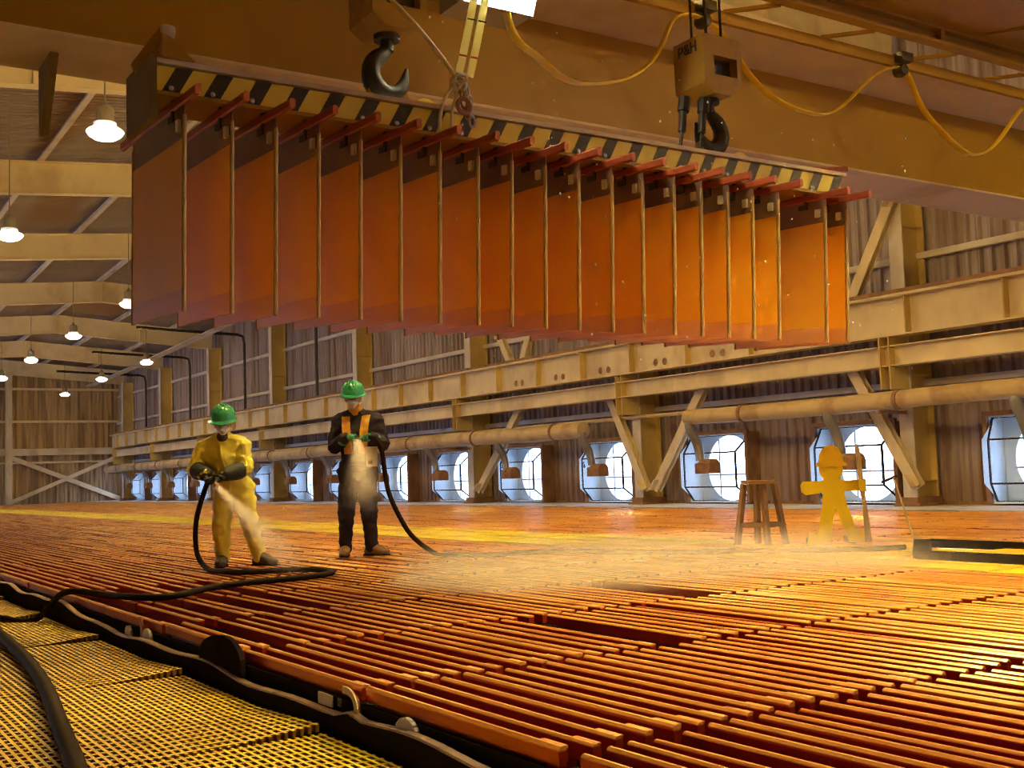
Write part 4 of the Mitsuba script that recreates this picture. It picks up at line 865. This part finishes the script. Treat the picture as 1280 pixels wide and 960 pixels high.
    hk = part(t, 'hard_hat', (hv, q_[1]), 'helmet_green', True, label='green hard hat')
    ang = np.linspace(0, 2 * PI, 37)[:-1]; n = len(ang)
    ext = 0.018 + 0.045 * np.clip(np.sin(ang), 0, 1) ** 1.5
    ring = [np.stack([np.cos(ang) * (0.124 + e), np.sin(ang) * (0.124 + e), z + 0 * ang - 0.25 * e * np.clip(np.sin(ang), 0, 1)], 1) for e, z in ((0 * ext, 0.006), (ext, 0.0), (ext, -0.006), (0 * ext, -0.004))]
    V_ = np.vstack(ring); i, j = np.meshgrid(np.arange(3), np.arange(n), indexing='ij')
    qq = np.stack([i * n + j, i * n + (j + 1) % n, (i + 1) * n + (j + 1) % n, (i + 1) * n + j], -1).reshape(-1, 4)
    part(hk, 'brim', (to3(V_), np.vstack([qq[:, [0, 1, 2]], qq[:, [0, 2, 3]]])), 'helmet_green', 40)
    for s in (-0.028, 0.0, 0.028):
        rg_ = [(s, v * 0.115, 0.004 + math.sqrt(max(0, 0.150 ** 2 - (v * 0.140) ** 2)) * 0.99) for v in np.linspace(-0.9, 0.9, 14)]
        part(hk, 'ridge', tube(to3(np.array(rg_)), 0.006, 6), 'helmet_green', True)
    # dust mask
    mk = [hull((loc(0, 0.090, -0.040), 0.042), (loc(-0.040, 0.045, -0.045), 0.026), (loc(0.040, 0.045, -0.045), 0.026), (loc(0, 0.050, -0.090), 0.030), (loc(0, 0.075, -0.012), 0.018))]
    m2 = part(t, 'dust_mask', soft(mk, 0.012, 3), 'mask_white', True, label='white dust mask')
    for dz in (-0.035, -0.06):
        part(m2, 'strap', tube([loc(0.092 * math.cos(v), 0.092 * math.sin(v) - 0.012, dz + 0.02 * (1 - math.sin(v)) / 2) for v in np.linspace(0.35, -PI - 0.35, 22)], 0.004, 5), 'mask_white')
    return t, g, loc

O1 = A(4.11, 11.40, 0.012)
nz1 = W(O1, -0.165, 0.36, 0.925)
J1 = dict(head=(-0.13, 0.14, 1.455), face=(-0.11, 0.34, 1.40), neck=(-0.14, 0.08, 1.29), chest=(-0.155, 0.06, 1.10), waist=(-0.10, 0.02, 0.90), sho_l=(-0.35, 0.05, 1.205), sho_r=(0.03, 0.06, 1.235), elb_l=(-0.43, 0.12, 1.00), elb_r=(0.09, 0.13, 0.99),
          wri_l=(-0.275, 0.29, 0.945), wri_r=(-0.07, 0.30, 0.935), grip_l=(-0.215, 0.345, 0.90), grip_r=(-0.135, 0.375, 0.915), hip_l=(-0.15, 0, 0.79), hip_r=(0.015, 0, 0.79), kne_l=(-0.185, 0.06, 0.44), kne_r=(0.10, 0.07, 0.45), ank_l=(-0.19, 0.0, 0.095), ank_r=(0.205, 0.06, 0.095), toe_l=(-0.18, 0.17, 0.04), toe_r=(0.35, 0.13, 0.04))
ax1 = R_ * 0.35 + B_ * 0.75 - A(0, 0, 0.56)
p1, g1, loc1 = person('person', O1, J1, 'worker in a yellow coverall and green hard hat stooping to aim a hose', 'suit_yellow', 'glove_dark', 'boot_black', True, 0.048, 1, nz1, {'l': ax1, 'r': ax1})
part(p1, 'zip_flap', tube(spline([g1['neck'] + B_ * 0.085 - A(0, 0, 0.03), g1['chest'] + B_ * 0.180 + R_ * 0.03, g1['waist'] + B_ * 0.172 + R_ * 0.03, g1['waist'] + B_ * 0.15 + R_ * 0.03 - A(0, 0, 0.16)], 14), 0.010, 6), 'suit_yellow', True)
part(p1, 'collar', soft([hull((g1['neck'] + A(0, 0, -0.03), 0.092), (g1['neck'] + A(0, 0, 0.035) + B_ * 0.01, 0.080))], 0.02, 3), 'suit_yellow', True)
part(p1, 'scarf', soft([hull((g1['neck'] + A(0, 0, 0.01) + B_ * 0.035, 0.066), (g1['neck'] + A(0, 0, 0.04) + B_ * 0.05, 0.058))], 0.02, 3), 'collar_dark', True)

O2 = A(5.52, 11.55, 0.012)
nz2 = W(O2, 0.055, 0.38, 1.275)
J2 = dict(head=(-0.035, 0.07, 1.735), face=(-0.03, 0.28, 1.69), neck=(-0.01, 0.03, 1.565), chest=(0.0, 0.03, 1.36), waist=(0.0, 0.02, 1.06), sho_l=(-0.195, 0.02, 1.47), sho_r=(0.20, 0.02, 1.47), elb_l=(-0.245, 0.07, 1.205), elb_r=(0.28, 0.06, 1.215),
          wri_l=(-0.10, 0.28, 1.285), wri_r=(0.20, 0.27, 1.285), grip_l=(-0.02, 0.335, 1.285), grip_r=(0.125, 0.345, 1.285), hip_l=(-0.10, 0, 0.93), hip_r=(0.085, 0, 0.93), kne_l=(-0.14, 0.04, 0.49), kne_r=(0.105, 0.04, 0.49), ank_l=(-0.165, 0.0, 0.095), ank_r=(0.125, 0.0, 0.095), toe_l=(-0.16, 0.17, 0.04), toe_r=(0.29, 0.06, 0.04))
ax2 = R_ * 0.95 + B_ * 0.25
p2, g2, loc2 = person('person', O2, J2, 'worker in dark coveralls with an orange vest and green hard hat spraying a hose', 'navy_cloth', 'glove_green', 'boot_brown', False, 0.040, 5, nz2, {'l': ax2, 'r': ax2})
for s, e in ((-1, 'l'), (1, 'r')):
    path = [W(O2, s * 0.10, -0.13, 1.46), W(O2, s * 0.115, -0.05, 1.575), W(O2, s * 0.115, 0.06, 1.56), W(O2, s * 0.105, 0.165, 1.47), W(O2, s * 0.095, 0.205, 1.36), W(O2, s * 0.085, 0.20, 1.22), W(O2, s * 0.08, 0.19, 1.12)]
    part(p2, 'vest_strap', strap(path, 0.09, 0.014, 16, R_), 'vest_orange', label='orange vest strap')
part(p2, 'collar', soft([hull((g2['neck'] + A(0, 0, -0.02), 0.088), (g2['neck'] + A(0, 0, 0.035) + B_ * 0.01, 0.078))], 0.02, 3), 'vest_orange', True)
part(p2, 'white_card', prism(sbox(-0.065, -0.11, 0.065, 0.11), 0.004, W(O2, 0.17, 0.20, 1.08), R_, (0, 0, 1)), 'mask_white', label='white card')
part(p2, 'card_mark', prism(sbox(-0.025, -0.02, 0.025, 0.02), 0.002, W(O2, 0.155, 0.205, 1.02), R_, (0, 0, 1)), 'housing_grey')

# nozzles and the two spraying hoses
def nozzle(p, d, label):
    t = thing('spray_nozzle', label, 'nozzle'); d = np.asarray(d, float); d /= np.linalg.norm(d)
    part(t, 'barrel', tube([p - d * 0.14, p + d * 0.06], 0.018, 12), 'black_steel', 40)
    part(t, 'tip', lathe([(0.018, -0.01), (0.024, 0.0), (0.028, 0.04), (0.018, 0.05), (0.001, 0.045)], p + d * 0.06, d, 14), 'rust_iron', 40)
d1 = ax1 / np.linalg.norm(ax1); d2 = ax2 / np.linalg.norm(ax2)
c1 = (g1['grip_l'] + g1['grip_r']) / 2; c2 = (g2['grip_l'] + g2['grip_r']) / 2
nozzle(c1 + d1 * 0.05, d1, 'dark spray nozzle held by the worker in yellow')
nozzle(c2 - d2 * 0.03, -d2, 'dark spray nozzle held by the worker in dark coveralls')
h1 = hose('hose', [c1 - d1 * 0.09, c1 - d1 * 0.22 + A(0, 0, -0.10), W(O1, -0.38, 0.10, 0.66), W(O1, -0.46, 0.02, 0.38), W(O1, -0.455, 0.0, 0.16), (3.72, 11.40, 0.045), (3.66, 10.75, 0.028), (3.76, 10.40, 0.028), (4.05, 10.30, 0.028), (4.34, 10.05, 0.028), (4.30, 9.60, 0.028), (3.89, 9.36, 0.028), (3.48, 9.32, 0.028), (3.0, 9.11, 0.028), (2.5, 8.72, 0.028), (2.33, 9.02, 0.028), (2.22, 9.55, 0.028), (2.08, 9.78, 0.035), (2.0, 9.95, -0.05), (1.90, 9.98, -0.165), (1.65, 10.2, -0.170), (1.2, 10.6, -0.170), (0.5, 11.0, -0.17)], 0.026, 'black hose from the yellow-suited worker, looping over the bars to the grating', 160)
h2 = hose('hose', [c2 + d2 * 0.06, W(O2, 0.24, 0.28, 1.25), W(O2, 0.30, 0.20, 1.02), W(O2, 0.34, 0.16, 0.70), W(O2, 0.46, 0.12, 0.40), W(O2, 0.60, 0.10, 0.18), (6.10, 11.05, 0.06), (6.05, 10.55, 0.028), (6.20, 10.16, 0.028), (6.75, 10.05, 0.028), (7.37, 9.05, 0.028), (8.17, 8.03, 0.028), (8.75, 7.40, 0.028), (9.1, 7.15, 0.03)], 0.026, 'black hose trailing from the dark-clothed worker to the black tray', 140)

# ------------------------------------------------------------------ water spray and mist
def fogbox(name, grid, to, sigma, label, cat_):
    """heterogeneous fog in the unit cube placed by `to`; grid (z, y, x)"""
    key = fresh(name)
    scene[key] = {'type': 'cube', 'to_world': to @ T().translate([0.5, 0.5, 0.5]).scale(0.5), 'bsdf': {'type': 'null'},
                  'interior': {'type': 'heterogeneous', 'albedo': {'type': 'rgb', 'value': [0.99, 0.985, 0.97]}, 'scale': sigma,
                               'sigma_t': {'type': 'gridvolume', 'grid': mi.VolumeGrid(np.ascontiguousarray(grid[..., None], dtype=np.float32)), 'to_world': to},
                               'phase': {'type': 'hg', 'g': 0.3}}}
    tag(key, label, cat_, kind='stuff')
def cone(p, q, r0, r1, spread, sigma, name, label, fade=0.0, flat=1.0):
    p, q = A(*p), A(*q); L = np.linalg.norm(q - p); d, s, u = frame(q - p, (0, 0, 1))
    R = spread * r1 * 1.25
    n, m = 48, 40
    z, y, x = np.meshgrid((np.arange(n) + .5) / n, (np.arange(m) + .5) / m * 2 - 1, (np.arange(m) + .5) / m * 2 - 1, indexing='ij')
    w = (r0 + (r1 - r0) * z) / R
    r = np.sqrt(x ** 2 + (y / flat) ** 2) / w
    g = np.exp(-2.2 * r ** 2) * np.clip((1.28 - r) / 0.9, 0, 1) * r1 / (r0 + (r1 - r0) * z)
    nz = meshkit.fbm(np.stack([x * 7, y * 7, z * 9], -1), 3, 2)
    g *= np.clip(0.55 + 1.3 * (nz - 0.35), 0.15, 1.6) * np.clip((1 - z) / max(fade, 1e-3), 0, 1) if fade else np.clip(0.55 + 1.3 * (nz - 0.35), 0.15, 1.6)
    M = np.eye(4); M[:3, 0] = s * 2 * R; M[:3, 1] = np.cross(d, s) * 2 * R; M[:3, 2] = d * L; M[:3, 3] = p - s * R - np.cross(d, s) * R
    fogbox(name, np.clip(g, 0, 8), T(M), sigma, label, 'water spray')
tip1 = c1 + d1 * 0.17; tip2 = c2 - d2 * 0.10
cone(c1 + d1 * 0.14, (3.86, 9.25, 0.09), 0.03, 0.20, 1.05, 9.5, 'water_jet', 'pale jet of water spray from the hose of the worker in yellow', 0.6)
cone(W(O2, 0.045, 0.42, 1.26), W(O2, 0.23, 1.15, 0.55), 0.05, 0.30, 1.05, 9.0, 'water_jet', 'pale cone of water spray in front of the worker in dark coveralls', 0.75)
nx, ny, nz_ = 120, 100, 20
X0, X1, Y0_, Y1_, Z0, Z1 = 4.0, 8.25, 4.0, 8.3, 0.012, 0.36
zz, yy_, xx = np.meshgrid(np.linspace(Z0, Z1, nz_), np.linspace(Y0_, Y1_, ny), np.linspace(X0, X1, nx), indexing='ij')
def blob(cx, cy, sx, sy, ang, amp, hz):
    c_, s_ = math.cos(ang), math.sin(ang); a_ = (xx - cx) * c_ + (yy_ - cy) * s_; b_ = -(xx - cx) * s_ + (yy_ - cy) * c_
    return amp * np.exp(-(a_ / sx) ** 2 - (b_ / sy) ** 2) * np.exp(-zz / hz)
g = blob(4.2, 8.2, 0.5, 0.5, 0.0, 1.2, 0.12) + blob(5.0, 7.6, 1.3, 0.8, -0.3, 0.9, 0.16) + blob(6.6, 7.4, 1.9, 1.0, -0.1, 0.8, 0.20) + blob(7.6, 6.6, 0.9, 0.9, -0.3, 0.45, 0.12) + blob(4.4, 7.7, 0.5, 0.6, 0.0, 1.2, 0.14)
g *= np.clip(0.4 + 1.5 * (meshkit.fbm(np.stack([xx * 1.1, yy_ * 1.1, zz * 3], -1), 3, 4) - 0.3), 0.05, 2)
edge = np.minimum.reduce([np.clip((xx - X0) / 0.4, 0, 1), np.clip((X1 - xx) / 0.8, 0, 1), np.clip((yy_ - Y0_) / 0.6, 0, 1), np.clip((Y1_ - yy_) / 0.3, 0, 1), np.clip((Z1 - zz) / 0.12, 0, 1)])
fogbox('mist', g * edge, T().translate([X0, Y0_, Z0]).scale([X1 - X0, Y1_ - Y0_, Z1 - Z0]), 6.0, 'pale drifting mist of spray over the copper bars', 'mist')

# drops falling off the lifted plates
rd = np.random.default_rng(21); dm = trimesh.creation.icosphere(1, 1.0); dms = []
for i in range(90):
    c = A(rd.uniform(2.6, 6.2), rd.uniform(4.5, 5.25), rd.uniform(1.4, 3.2)); q_ = rd.uniform(0.003, 0.006)
    dms.append((np.array(dm.vertices) * A(q_, q_, q_ * 1.5) + c, np.array(dm.faces)))
solid('water_drops', cat(dms), 'white_sheet', 'scattered bright water drops falling in front of the copper plates', 'water drops', kind='stuff')
